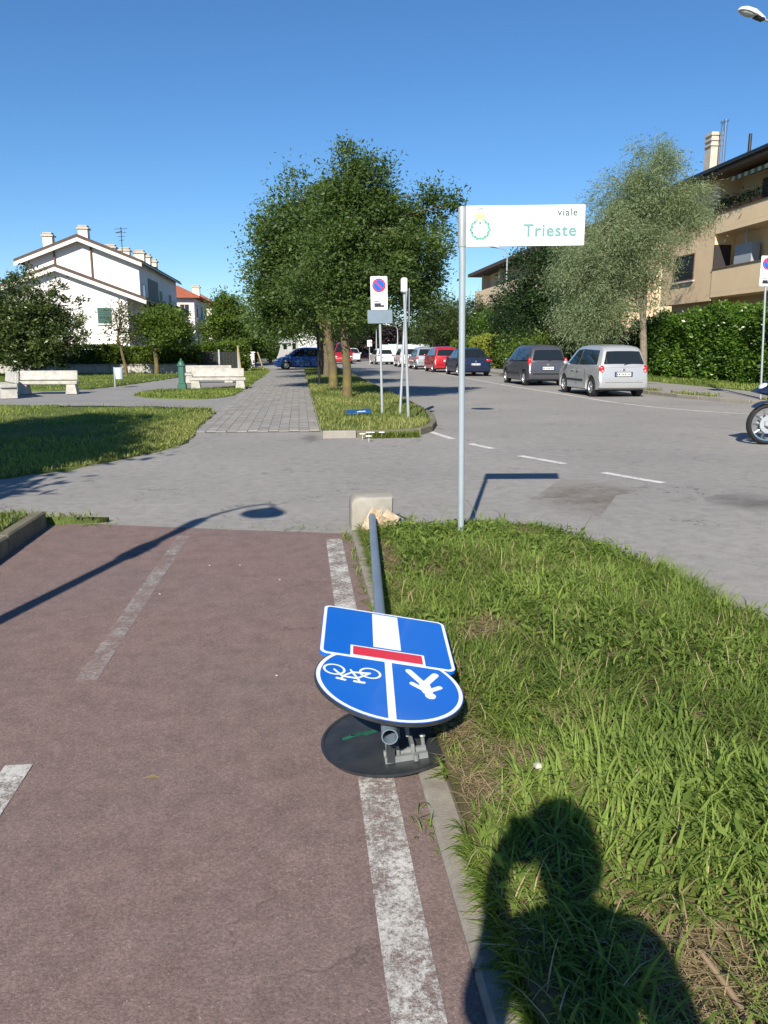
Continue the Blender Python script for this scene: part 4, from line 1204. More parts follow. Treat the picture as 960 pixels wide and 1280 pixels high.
# small debris on the path and verge
def place(name, label, cat, px, py, z, k, m, rot=0):
    c = onZ(px, py, z)
    o = link(name, k.mesh(name), m, None, (c.x, c.y, z)); o.rotation_euler.z = rot; ROOT[o] = Vector(o.location)
    return tag(o, label, cat)
k = MB(); k.add([(-.035, 0, .004), (-.005, -.009, .008), (.035, -.002, .003), (0, .008, .012)], [(0, 1, 2, 3)]); k.add([(-.035, 0, .003), (-.005, -.009, .007), (.035, -.002, .002), (0, .008, .011)], [(3, 2, 1, 0)])
place('dry_leaf', 'small pale dry leaf on the red cycle path', 'leaf', 191, 973, .004, k, 'grass_dry')
k = MB(); k.add(*lump((0, 0, .012), (.020, .016, .014), 4, .3, 2, 40)); place('white_pebble', 'white pebble in the verge grass near the photographer shadow', 'pebble', 672, 961, .14, k, 'stone')
for i, (px, py) in enumerate(((346, 845), (446, 892), (350, 725), (200, 743), (300, 707), (262, 707), (640, 880))):
    if px > 500: continue
    k = MB(); k.add(*lump((0, 0, .003), (.007, .005, .004), i + 20, .3, 2, 60))
    o = place('gravel_bit', 'tiny pale stone lying on the red cycle path', 'pebble', px, py, .004, k, 'stone'); o['group'] = 'tiny stones on the red path'
k = MB(); k.tube([(0, -.12, .01), (.004, 0, .016), (.0, .11, .022)], [.007, .008, .006], 7)
place('wooden_stick', 'brown wooden stick lying on bare soil in the verge', 'stick', 905, 1240, .10, k, 'wood_dry', R(4))

# ================================================================== CARS
def offset_poly(pts, d):
    """shrink a closed 2-D outline by d along its vertex normals"""
    n = len(pts); o = []
    area = sum(pts[i][0] * pts[(i + 1) % n][1] - pts[(i + 1) % n][0] * pts[i][1] for i in range(n)) / 2
    sg = 1 if area > 0 else -1
    for i in range(n):
        p0, p1, p2 = Vector(pts[i - 1]), Vector(pts[i]), Vector(pts[(i + 1) % n])
        e1 = (p1 - p0).normalized(); e2 = (p2 - p1).normalized()
        nn = Vector((-(e1.y + e2.y), e1.x + e2.x))
        nn = nn.normalized() if nn.length > 1e-6 else Vector((-e1.y, e1.x))
        o.append(tuple(p1 + nn * d * sg))
    return o
def loft_sides(k, outline, xs, tp=lambda y: 1.0):
    """outline in (y,z); xs = list of (inset, function z->half width) from the flank inwards to the middle"""
    n = len(outline); rings = []
    for s in (-1, 1):
        lay = [[(s * fx(z) * tp(y), y, z) for y, z in (offset_poly(outline, ins) if ins else outline)] for ins, fx in xs]
        rings += lay if s < 0 else lay[::-1]
    vs = [v for r in rings for v in r]; m = len(rings); ff = []
    for j in range(m - 1):
        for i in range(n): ff.append((j * n + i, j * n + (i + 1) % n, (j + 1) * n + (i + 1) % n, (j + 1) * n + i))
    ff.append(tuple(range(n - 1, -1, -1))); ff.append(tuple(range((m - 1) * n, m * n)))
    k.add(vs, ff)
def wheel(parent, x, y, r, w, side, spokes=5):
    k = MB(); k.lathe([(r * .62, -w / 2), (r * .9, -w / 2), (r, -w / 2 + .03), (r, w / 2 - .03), (r * .9, w / 2), (r * .62, w / 2), (r * .62, -w / 2)], (x, y, r), 28, 'X')
    t = k.part('wheel', 'tyre', parent, smooth=40)
    k = MB(); f = side * (w / 2 - .015)
    k.lathe([(r * .64, f - side * .03), (r * .66, f + side * .012), (r * .60, f + side * .012), (r * .56, f - side * .04), (0.01, f - side * .05)] , (x, y, r), 24, 'X')
    for i in range(spokes):
        a = 2 * PI * i / spokes + .3
        c0 = Vector((x + f - side * .012, y, r)); dv = Vector((0, math.cos(a), math.sin(a))); sv = Vector((0, -math.sin(a), math.cos(a)))
        k.prism([c0 + dv * r * .08 + sv * r * .10, c0 + dv * r * .60 + sv * r * .13, c0 + dv * r * .60 - sv * r * .13, c0 + dv * r * .08 - sv * r * .10], (side * .012, 0, 0))
    k.lathe([(r * .14, f), (r * .12, f + side * .012), (0.001, f + side * .012)], (x, y, r), 12, 'X')
    k.part('rim', 'rim', t)
def car(name, label, loc, rotz, L, W, Hh, kind, paint, scale=1.0, plate=True, detail=True, lampside='tall', group='cars parked along the road'):
    """y forward, x right; kind: mpv, hatch, sedan"""
    t = thing(name, label, 'car', loc, rotz, group)
    t.scale = (scale,) * 3
    h2, hl = W / 2, L / 2
    zb = {'mpv': .97, 'hatch': .90, 'sedan': .90}[kind]           # belt line
    wr = .31; yf, yr = hl - .80, -hl + (.62 if kind == 'mpv' else .74)
    def arch(yc):
        ra = wr + .055
        return [(yc + ra * math.cos(a), max(.22, wr + ra * math.sin(a))) for a in [R(-14 + 208 * i / 12) for i in range(13)]]
    cowl = {'mpv': hl - .88, 'hatch': hl - 1.0, 'sedan': hl - 1.15}[kind]
    rear_deck = {'mpv': -hl + .06, 'hatch': -hl + .08, 'sedan': -hl + .62}[kind]
    def tap(y):
        e = max(0, (abs(y) - (hl - .75)) / .75); return 1 - (.10 if y < 0 else .17) * e ** 2.2
    # outline from rear bumper bottom, up the tail, over the belt, down the nose, back along the sill
    tail = [(-hl + .16, .24), (-hl + .03, .30), (-hl, .42), (-hl + .005, .56), (-hl + .045, .60), (-hl + .055, zb - .05), (-hl + .09, zb + .01)]
    if kind == 'sedan': tail[-1] = (-hl + .07, zb + .06); tail += [(-hl + .14, zb + .085), (rear_deck, zb + .09)]
    nose = [(cowl, zb + .02), (hl - .55, zb - .07), (hl - .22, zb - .20), (hl - .06, .62), (hl, .48), (hl - .02, .30), (hl - .12, .22)]
    outl = tail + nose + arch(yf) + arch(yr)
    bodyx = lambda z: h2 - .05 * max(0, (z - .62)) - .05 * max(0, .42 - z)
    k = MB()
    loft_sides(k, outl, [(.05, lambda z: bodyx(z)), (.022, lambda z: bodyx(z) + .0), (.006, lambda z: bodyx(z) - .03), (0, lambda z: bodyx(z) - .09), (0, lambda z: bodyx(z) - .30)], tap)
    # greenhouse
    rz = Hh
    if kind == 'sedan': gh = [(rear_deck - .02, zb - .02), (rear_deck + .55, rz - .10), (rear_deck + .85, rz - .02), (-.25, rz), (.25, rz - .02), (.45, rz - .09), (cowl + .05, zb - .02)]
    elif kind == 'hatch': gh = [(-hl + .09, zb - .02), (-hl + .38, rz - .14), (-hl + .52, rz - .045), (-hl + .9, rz - .01), (-.2, rz), (.15, rz - .03), (.35, rz - .10), (cowl + .05, zb - .02)]
    else: gh = [(-hl + .075, zb - .02), (-hl + .24, rz - .20), (-hl + .31, rz - .11), (-hl + .44, rz - .055), (-hl + .75, rz - .02), (-.35, rz), (-.05, rz - .01), (.32, rz - .06), (.52, rz - .14), (cowl + .05, zb - .02)]
    tum = .34
    gx = lambda z: (h2 - .065) - tum * max(0, z - zb)
    loft_sides(k, gh, [(.045, gx), (.018, lambda z: gx(z) - .012), (0, lambda z: gx(z) - .07), (-.018, lambda z: gx(z) - .20), (-.032, lambda z: gx(z) - .42)], tap)
    body = k.part('body', paint, t, smooth=38)
    # windows
    def side_win(nm, pts):
        for s in (-1, 1):
            k = MB(); k.prism([(s * (gx(z) * tap(y) - .004), y, z) for y, z in pts], (s * .010, 0, 0)); k.part('side_window', 'car_glass', t)
    zt = rz - .13; zw = zb + .035
    if kind == 'sedan':
        r0, f1 = rear_deck + .42, .52; mid = -.22
        side_win('w', [(r0 - .02, zw), (r0 + .42, zt), (mid - .03, zt + .015), (mid - .03, zw)])
        side_win('w', [(mid + .03, zw), (mid + .03, zt + .015), (.28, zt), (cowl - .12, zw)])
    else:
        r0 = -hl + (.36 if kind == 'mpv' else .55); mid = -.10 if kind == 'mpv' else -.15
        up = .16 if kind == 'mpv' else .28
        side_win('w', [(r0, zw + .03), (r0 + up * .8, zt - .03), (mid - .03, zt + .005), (mid - .03, zw)])
        side_win('w', [(mid + .03, zw), (mid + .03, zt + .005), (.30, zt - .03), (cowl - .20, zw)])
    a, b = (Vector(gh[0]), Vector(gh[1]))
    def tailwin(nm, a, b, m0, m1, f0, f1, out):
        p0, p1 = a.lerp(b, f0), a.lerp(b, f1); d = (b - a).normalized(); nrm = Vector((-d.y, d.x)) * out
        w0, w1 = gx(p0.y) * tap(p0.x) - m0, gx(p1.y) * tap(p1.x) - m1
        k = MB()
        q = [(-w0, p0.x, p0.y), (w0, p0.x, p0.y), (w1, p1.x, p1.y), (w1 * .5, p1.x, p1.y + .012), (-w1 * .5, p1.x, p1.y + .012), (-w1, p1.x, p1.y)]
        q = [Vector((x, y + nrm.x * .004, z + nrm.y * .004)) for x, y, z in q]
        k.prism(q, (0, nrm.x * .042, nrm.y * .042)); return k.part(nm, 'car_glass', t)
    tailwin('rear_window', a, b, .07, .09, .16, .98, 1)
    tailwin('windscreen', Vector(gh[-1]), Vector(gh[-2]), .07, .08, .1, .97, -1)
    # lower trim, underbody
    k = MB(); k.box((0, 0, .30), (W - .36, L - .4, .22)); k.box((0, 0, .42), (W - .5, L - .9, .3)); k.part('underbody', 'black_plastic', t)
    for s in (-1, 1):
        for yy in (yf, yr): wheel(t, s * (h2 - .13), yy, wr, .2, s)
    # tail lamps
    if lampside == 'tall':
        for s in (-1, 1):
            k = MB(); k.ell((s * (h2 * .90 - .07), -hl + .10, zb - .115), (.095, .075, .135), 14, 8); tl = k.part('tail_lamp', 'tail_red', t, smooth=60)
            k = MB(); k.ell((s * (h2 * .90 - .075), -hl + .050, zb - .155), (.045, .030, .045), 10, 6); k.part('reverse_lamp', 'tail_clear', tl, smooth=60)
    elif lampside == 'high':
        for s in (-1, 1):
            k = MB(); k.ell((s * (h2 * .91 - .035), -hl + .14, zb - .02), (.075, .085, .19), 14, 8); tl = k.part('tail_lamp', 'tail_red', t, smooth=60)
            k = MB(); k.ell((s * (h2 * .91 - .05), -hl + .085, zb - .13), (.055, .055, .05), 10, 6); k.part('reverse_lamp', 'tail_clear', tl, smooth=60)
    else:
        for s in (-1, 1):
            k = MB(); k.ell((s * (h2 * .9 - .11), -hl + .085, zb - .06), (.15, .05, .075), 14, 8); k.part('tail_lamp', 'tail_red', t, smooth=60)
    for s in (-1, 1):
        k = MB(); k.ell((s * (h2 * .86 - .12), hl - .19, .66), (.15, .13, .075), 12, 6); k.part('headlamp', 'lamp_lens', t, smooth=60)
        k = MB(); k.ell((s * (h2 + .07), cowl - .28, zb + .06), (.085, .055, .07), 12, 6); k.box((s * (h2 - .02), cowl - .26, zb + .02), (.1, .04, .03)); k.part('wing_mirror', paint, t, smooth=60)
    if plate:
        zp = zb - .26 if kind != 'sedan' else .62
        k = MB(); k.box((0, -hl + .042, zp), (.58, .014, .15)); k.part('plate_recess', 'black_plastic', t)
        k = MB(); k.box((0, -hl + .033, zp), (.52, .012, .11)); pl = k.part('number_plate', 'plate', t)
        k = MB()
        for i in range(7): k.box((-.175 + i * .056 + (.03 if i > 1 else 0) + (.03 if i > 4 else 0) - .03, -hl + .026, zp), (.030, .004, .062))
        k.part('plate_characters', 'black_plastic', pl)
        k = MB(); k.box((-.245, -hl + .026, zp), (.028, .004, .108)); k.box((.245, -hl + .026, zp), (.028, .004, .108)); k.part('plate_band', 'plate_blue', pl)
    if detail:
        k = MB(); k.box((0, -hl + .052, zb - .12), (.08, .02, .07)); k.part('badge', 'chrome', t)
        for s in (-1, 1):
            k = MB(); x = s * (bodyx(.55) + .006)
            k.box((x, .05, .50), (.018, yf - yr - .95, .055)); k.part('rubbing_strip', 'black_plastic', t)
            for yy in (mid - .12, cowl - .62 if kind == 'sedan' else cowl - .75):
                k = MB(); k.rbox((s * (bodyx(.80) + .012), yy, .80), (.03, .17, .035), .01); k.part('door_handle', paint, t)
            k = MB()
            for yy in (mid, mid - .82 if kind != 'mpv' else mid - .72, cowl - .1):
                k.box((s * (bodyx(.60) - .0), yy, .60), (.006, .010, .52))
            k.part('door_gap', 'black_plastic', t)
        k = MB(); k.tube([(0, -hl + .05, zb + .03), (.12, -hl + .075, zb + .055), (.36, -hl + .085, zb + .075)], .010, 6); k.part('rear_wiper', 'black_plastic', t)
        k = MB(); k.rbox((0, -hl - .004, .49), (W * .72, .02, .05), .008); k.part('bumper_strip', 'black_plastic' if lampside != 'tall' else paint, t)
    return t
def park(px, py, Y, rot=0.0):
    c = onZ(px, py); return (c.x, c.y, 0)
# rear left wheel contact of the silver car is at pixel (737,496)
car('parked_car', 'silver mini MPV parked at the kerb before the tall hedge', (10.55, 27.1, 0), R(1.5), 3.80, 1.71, 1.60, 'mpv', 'p_silver', 1.06)
car('parked_car', 'dark grey MPV parked in front of the silver one', (10.55, 35.2, 0), R(1), 4.08, 1.73, 1.62, 'mpv', 'p_grey', 1.06, lampside='high')
car('parked_car', 'navy blue saloon car parked behind the red one', (10.05, 47.2, 0), R(1), 4.40, 1.76, 1.46, 'sedan', 'p_navy', 1.08, lampside='wide')
car('parked_car', 'red hatchback parked between navy saloon and silver estate', (9.75, 54.2, 0), R(1), 3.9, 1.70, 1.56, 'mpv', 'p_red', 1.08)
car('parked_car', 'silver blue hatchback parked between the red and the white car', (9.6, 61.3, 0), R(1), 4.0, 1.72, 1.52, 'hatch', 'p_silverblue', 1.08)
car('parked_car', 'white hatchback parked at the far end of the kerbside row', (9.4, 69.0, 0), R(1), 4.1, 1.76, 1.50, 'hatch', 'p_white', 1.1, lampside='wide')
c = onZ(468, 453.5)
car('moving_car', 'white car driving in the middle of the far road', (c.x, 80.0, 0), R(4), 4.2, 1.75, 1.48, 'hatch', 'p_white', 1.05, detail=False, lampside='wide', group='cars far along the road')
c = onY(440, 440, 96)
car('distant_car', 'white car parked beyond the tree trunks far down the road', (c.x, 96, 0), R(180), 4.2, 1.75, 1.5, 'hatch', 'p_white', 1.05, detail=False, group='cars far along the road')
c = onY(428.5, 440, 84)
car('distant_car', 'red van-like car seen between the tree trunks', (c.x, 84, 0), R(178), 4.3, 1.85, 1.95, 'mpv', 'p_red', 1.1, detail=False, group='cars far along the road')
c = onY(455, 440, 108)
car('distant_car', 'small red car at the very end of the road', (c.x, 108, 0), R(176), 4.0, 1.7, 1.5, 'hatch', 'p_red', 1.05, detail=False, group='cars far along the road')
c = onY(372, 440, 61.5)
car('parked_car', 'blue people carrier parked across the end of the paved path', (c.x + .35, 61.5, 0), R(97), 4.25, 1.78, 1.62, 'mpv', 'p_blue', 1.0, group='cars at the path end')
# camper van behind it
c = onY(375, 440, 68)
t = thing('camper_van', 'white camper van with roof hatch behind the blue people carrier', 'van', (c.x, 68, 0), R(20))
k = MB(); loft_sides(k, [(-2.6, .35), (-2.6, 2.55), (1.2, 2.6), (2.2, 2.5), (2.55, 2.2), (2.0, 1.75), (2.1, .35)], [(.06, lambda z: 1.08), (.02, lambda z: 1.06), (0, lambda z: 1.0)]); k.part('body', 'p_white', t, smooth=30)
k = MB(); loft_sides(k, [(1.9, .35), (1.9, 1.75), (2.3, 1.7), (2.9, 1.05), (3.25, .85), (3.3, .35)], [(.05, lambda z: .98), (0, lambda z: .9)]); k.part('cab', 'p_white', t, smooth=30)
for y0, y1 in ((-2.0, -1.2), (.2, 1.1)):
    for s in (-1, 1):
        k = MB(); k.box((s * 1.075, (y0 + y1) / 2, 1.75), (.03, y1 - y0, .5)); k.part('side_window', 'car_glass', t)
k = MB(); k.rbox((0, -.6, 2.72), (.8, .9, .22), .05); k.part('roof_hatch', 'p_white', t)
k = MB(); k.rbox((0, 1.0, 2.68), (.5, .5, .14), .04); k.part('roof_vent', 'p_white', t)
for s in (-1, 1):
    for yy in (-1.5, 2.4): wheel(t, s * .92, yy, .34, .22, s)

# ================================================================== MOTORCYCLE
c = onZ(957, 556)
WY, WX = c.y + .05, c.x + .02
t = thing('motorcycle', 'dark motorcycle entering at the road edge, front wheel first', 'motorcycle', (WX, WY, 0), R(82))
# local y forward (towards -X after the turn)
def moto_wheel(y, r, w):
    k = MB(); k.lathe([(r * .80, -w * .32), (r * .88, -w / 2), (r * .97, -w * .34), (r, 0), (r * .97, w * .34), (r * .88, w / 2), (r * .80, w * .32), (r * .80, -w * .32)], (0, y, r), 32, 'X'); tw = k.part('wheel', 'tyre', t, smooth=60)
    k = MB(); k.lathe([(r * .82, -w * .33), (r * .74, -w * .30), (r * .74, w * .30), (r * .82, w * .33), (r * .82, -w * .33)], (0, y, r), 32, 'X')
    for i in range(10):
        a = 2 * PI * i / 10
        for s in (-1, 1): k.tube([(s * .03, y, r), (s * .015, y + r * .76 * math.cos(a), r + r * .76 * math.sin(a))], .009, 5)
    k.lathe([(.05, -.06), (.055, 0), (.05, .06)], (0, y, r), 14, 'X'); k.part('rim', 'chrome', tw, smooth=50)
    k = MB()
    for s in (-1, 1): k.lathe([(.08, s * .065), (.15, s * .065), (.15, s * .071), (.08, s * .071), (.08, s * .065)], (0, y, r), 24, 'X')
    k.part('brake_disc', 'galv', tw)
FR = .345
moto_wheel(0, FR, .13); moto_wheel(-1.42, .33, .17)
k = MB()
for s in (-1, 1): k.tube([(s * .095, 0, FR), (s * .10, -.18, .72), (s * .10, -.36, 1.12)], [.034, .030, .026], 10)
k.box((0, -.30, .98), (.26, .08, .05)); k.part('fork', 'dark_metal', t, smooth=50)
k = MB(); k.rbox((.085, .02, FR + .02), (.05, .12, .10), .012); k.rbox((-.085, .02, FR + .02), (.05, .12, .10), .012); k.part('brake_caliper', 'galv', t)
k = MB()
arc = [(.18 * 0 + (FR + .045) * math.cos(a), FR + (FR + .045) * math.sin(a)) for a in [R(48 + 14 * i) for i in range(7)]]
loft_sides(k, [(y, z) for y, z in arc] + [(y * .93, FR + (z - FR) * .93) for y, z in arc[::-1]], [(.0, lambda z: .085), (0, lambda z: .06)]); k.part('mudguard', 'p_navy', t, smooth=50)
k = MB(); loft_sides(k, [(.28, .88), (.12, .98), (-.10, 1.18), (-.42, 1.16), (-.55, .92), (-.30, .80), (.05, .82)], [(.03, lambda z: .17), (.0, lambda z: .13), (0, lambda z: .05)]); k.part('front_fairing', 'p_navy', t, smooth=50)
k = MB(); k.ell((0, .10, .95), (.11, .10, .08), 14, 8); k.part('headlamp', 'lamp_lens', t, smooth=60)
k = MB(); k.ell((0, -.62, .98), (.17, .30, .15), 16, 8); k.part('fuel_tank', 'p_navy', t, smooth=60)
k = MB(); loft_sides(k, [(-.75, .92), (-.95, .86), (-1.5, .95), (-1.8, 1.0), (-1.75, .88), (-1.2, .76), (-.75, .78)], [(.03, lambda z: .15), (0, lambda z: .11)]); k.part('seat', 'black_plastic', t, smooth=50)
k = MB(); k.rbox((0, -.62, .50), (.34, .46, .42), .06); k.rbox((0, -.48, .62), (.30, .26, .2), .04); k.part('engine', 'galv', t)
k = MB()
for s in (-1, 1):
    k.tube([(s * .06, -.36, 1.0), (s * .14, -.6, .85), (s * .15, -.9, .75), (s * .13, -1.05, .4)], .025, 8); k.tube([(s * .11, -.98, .38), (s * .11, -1.42, .33)], .028, 8)
k.part('frame', 'dark_metal', t, smooth=50)
k = MB(); k.tube([(.14, -.5, .35), (.17, -.9, .28), (.19, -1.3, .40), (.19, -1.75, .52)], [.03, .03, .06, .06], 10); k.part('exhaust', 'chrome', t, smooth=50)
k = MB(); k.tube([(-.38, -.52, 1.12), (-.25, -.42, 1.16), (0, -.36, 1.14), (.25, -.42, 1.16), (.38, -.52, 1.12)], .015, 8); k.part('handlebar', 'dark_metal', t, smooth=50)
for s in (-1, 1):
    k = MB(); k.tube([(s * .24, -.42, 1.16), (s * .32, -.36, 1.32)], .007, 6); k.ell((s * .34, -.36, 1.35), (.07, .02, .045), 10, 6); k.part('mirror', 'black_plastic', t, smooth=60)
k = MB(); k.tube([(-.10, -.85, .32), (-.30, -.88, .0)], .012, 6); k.part('side_stand', 'dark_metal', t)

# ================================================================== WHITE HOUSE ON THE LEFT
def wbox(k, x0, x1, y0, y1, z0, z1): return k.box(((x0 + x1) / 2, (y0 + y1) / 2, (z0 + z1) / 2), (x1 - x0, y1 - y0, z1 - z0))
def window(parent, axis, at, a0, a1, z0, z1, out, shut=None, panes=1, frame='wall_cream', local=False):
    """window on a wall: axis 'Y' = wall faces along Y at y=at (a = x range), axis 'X' = faces along X"""
    def bx(k, u0, u1, w0, w1, d0, d1):
        lo, hi = min(at + out * d0, at + out * d1), max(at + out * d0, at + out * d1)
        return wbox(k, u0, u1, lo, hi, w0, w1) if axis == 'Y' else wbox(k, lo, hi, u0, u1, w0, w1)
    k = MB(); f = .07
    bx(k, a0, a1, z0, z0 + f, .002, .05); bx(k, a0, a1, z1 - f, z1, .002, .05); bx(k, a0, a0 + f, z0 + f, z1 - f, .002, .05); bx(k, a1 - f, a1, z0 + f, z1 - f, .002, .05)
    w = k.part('window', frame, parent, local)
    if shut is None:
        n = panes
        for i in range(n):
            u0 = a0 + f + (a1 - a0 - 2 * f) * i / n; u1 = a0 + f + (a1 - a0 - 2 * f) * (i + 1) / n
            k = MB(); bx(k, u0 + .02, u1 - .02, z0 + f, z1 - f, .003, .02); k.part('pane', 'glass', w, local)
    else:
        mid = (a0 + a1) / 2
        for u0, u1 in ((a0 + .03, mid - .01), (mid + .01, a1 - .03)):
            k = MB(); bx(k, u0, u1, z0 + .03, z1 - .03, .02, .06)
            n = int((z1 - z0) / .16)
            for i in range(n):
                zz = z0 + .1 + i * (z1 - z0 - .2) / n; bx(k, u0 + .06, u1 - .06, zz, zz + .05, .06, .08)
            k.part('shutter', shut, w, local)
    k = MB(); bx(k, a0 - .06, a1 + .06, z0 - .07, z0 - .002, .0, .12); k.part('sill', 'fascia', w, local)
    return w
def gable_roof(parent, name, xl, zl, xp, zp, xr, zr, y0, y1, th, m, fascia='fascia', over=.0):
    k = MB()
    k.prism([(xl, y0, zl), (xp, y0, zp), (xr, y0, zr), (xr, y0, zr + th), (xp, y0, zp + th * 1.15), (xl, y0, zl + th)], (0, y1 - y0, 0))
    r = k.part(name, m, parent, False)
    k = MB()                              # pale barge boards along the front gable
    for (xa, za), (xb, zb_) in (((xl, zl), (xp, zp)), ((xp, zp), (xr, zr))):
        k.prism([(xa, y0 - .05, za - .24), (xb, y0 - .05, zb_ - .24), (xb, y0 - .05, zb_ + th * .1), (xa, y0 - .05, za + th * .1)], (0, .045, 0))
    k.part('barge_board', fascia, r, False)
    k = MB(); k.box((xr + .06, (y0 + y1) / 2, zr + .02), (.13, y1 - y0, .13)); k.part('gutter', 'dark_metal', r, False)
    return r
def chimney(parent, x, y, z0, z1, w=.75, d=.75):
    k = MB(); wbox(k, x - w / 2, x + w / 2, y - d / 2, y + d / 2, z0, z1 - .35); c = k.part('chimney', 'wall_cream', parent, False)
    k = MB(); wbox(k, x - w / 2 - .1, x + w / 2 + .1, y - d / 2 - .1, y + d / 2 + .1, z1 - .348, z1 - .25)
    for i in range(2): wbox(k, x - w / 2 + .02, x + w / 2 - .02, y - d / 2 + .02, y + d / 2 - .02, z1 - .22 + i * .1, z1 - .16 + i * .1)
    wbox(k, x - w / 2 + .1, x + w / 2 - .1, y - d / 2 + .1, y + d / 2 - .1, z1 - .25, z1 - .05)
    k.part('cowl', 'chimney', c, False)
YH = 62.0
eL, pk_, eR = onY(17, 328, YH), onY(96, 297, YH), onY(177, 329, YH)
wl_, wr_ = onY(31, 330, YH + .6).x, onY(173, 330, YH + .6).x
hs = thing('white_house', 'white gabled house with brown roof and green shutters behind hedge', 'house', (pk_.x, YH, 0))
def zat(x, xl, zl, xp, zp, xr, zr): return zl + (zp - zl) * (x - xl) / (xp - xl) if x < xp else zr + (zp - zr) * (xr - x) / (xr - xp)
A = (eL.x, eL.z, pk_.x, pk_.z, eR.x, eR.z)
y0, y1 = YH + .6, YH + 19
k = MB(); k.prism([(wl_, y0, -.1), (wr_, y0, -.1), (wr_, y0, zat(wr_, *A) - .02), (pk_.x, y0, pk_.z - .02), (wl_, y0, zat(wl_, *A) - .02)], (0, y1 - y0, 0)); k.part('wall', 'wall_white', hs, False)
rf = gable_roof(hs, 'roof', *A, YH, y1 + .6, .24, 'roof_brown')
# lower wing in front
YL = 60.0
p2, r2 = onY(68, 334, YL), onY(183, 376, YL)
l2x = 2 * p2.x - r2.x; B = (l2x, r2.z, p2.x, p2.z, r2.x, r2.z)
wr2 = onY(159, 376, YL + .5).x; wl2 = 2 * p2.x - wr2
k = MB(); k.prism([(wl2, YL + .5, -.1), (wr2, YL + .5, -.1), (wr2, YL + .5, zat(wr2, *B) - .02), (p2.x, YL + .5, p2.z - .02), (wl2, YL + .5, zat(wl2, *B) - .02)], (0, 22, 0)); k.part('wing_wall', 'wall_white', hs, False)
gable_roof(hs, 'wing_roof', *B, YL, YL + 23, .22, 'roof_brown')
for px in (67, 113):
    a, b = onY(px, 310, YH + .5), onY(px, 350, YH + .5)
    k = MB(); k.tube([(a.x, YH + .5, b.z - 1), (a.x, YH + .5, zat(a.x, *A) - .05)], .07, 8); k.part('drainpipe', 'soffit', hs, False)
yw = YL + .5
for (xa, ya, xb, yb, sh) in ((121, 384, 141, 405, 'shutter'), (126, 429, 147, 444, None), (86, 429, 98, 446, 'shutter'), (20, 400, 40, 425, 'shutter'), (14, 440, 30, 458, None)):
    a, b = onY(xa, ya, yw), onY(xb, yb, yw); window(hs, 'Y', yw, a.x, b.x, b.z, a.z, -1, sh, 2)
# east side: loggia, balcony, windows
for ya, z0, z1, w, sh in ((YH + 1.5, 4.6, 6.4, 1.3, None), (YH + 9, 4.6, 6.4, 1.3, 'shutter'), (YH + 14, 4.6, 6.4, 1.3, 'shutter')):
    window(hs, 'X', wr_, ya, ya + w, z0, z1, 1, sh, 2)
for ya, z0, z1, w in ((YL + 2, .8, 2.2, 1.2), (YL + 7, .2, 2.3, 1.1), (YL + 12, .8, 2.2, 1.4), (YL + 17, .8, 2.2, 1.4)):
    window(hs, 'X', wr2, ya, ya + w, z0, z1, 1, None, 2)
k = MB(); wbox(k, wr_ + .002, wr_ + 1.3, YH + 3, YH + 17, 4.1, 4.3); bal = k.part('balcony', 'fascia', hs, False)
k = MB(); wbox(k, wr_ + 1.22, wr_ + 1.27, YH + 3, YH + 17, 5.15, 5.22)
for i in range(57): wbox(k, wr_ + 1.23, wr_ + 1.26, YH + 3.02 + i * .249, YH + 3.05 + i * .249, 4.3, 5.16)
k.part('railing', 'dark_metal', bal, False)
k = MB(); wbox(k, wr_ + .002, wr_ + .03, YH + 4, YH + 8.5, 4.32, 7.0); k.part('loggia_shade', 'shutter_dark', hs, False)  # flat dark panel painted in for the shade inside the loggia recess
for px, pt, Y in ((60, 290, YH + 4), (104, 281, YH + 3), (138, 305, YH + 9), (156, 309, YH + 12), (174, 312, YH + 10), (182, 317, YH + 14), (190, 323, YH + 16)):
    tp = onY(px, pt, Y); z0 = zat(min(max(tp.x, eL.x), eR.x), *A) if tp.x < eR.x else tp.z - 1.4
    chimney(rf, tp.x, Y, min(z0 - .1, tp.z - .9), tp.z, .7 if px < 130 else .85, .7)
tp = onY(151, 284, YH + 8); zb0 = zat(tp.x, *A)
k = MB(); k.tube([(tp.x, YH + 8, zb0), (tp.x, YH + 8, tp.z)], .035, 6)
for i in range(4): k.tube([(tp.x - .5 + .1 * i, YH + 8, tp.z - .15 - .3 * i), (tp.x + .5 - .1 * i, YH + 8, tp.z - .1 - .3 * i)], .02, 5)
k.tube([(tp.x - .45, YH + 8, tp.z - .45), (tp.x + .1, YH + 8, tp.z - .3)], .03, 5)
k.part('aerial', 'dark_metal', rf, False)
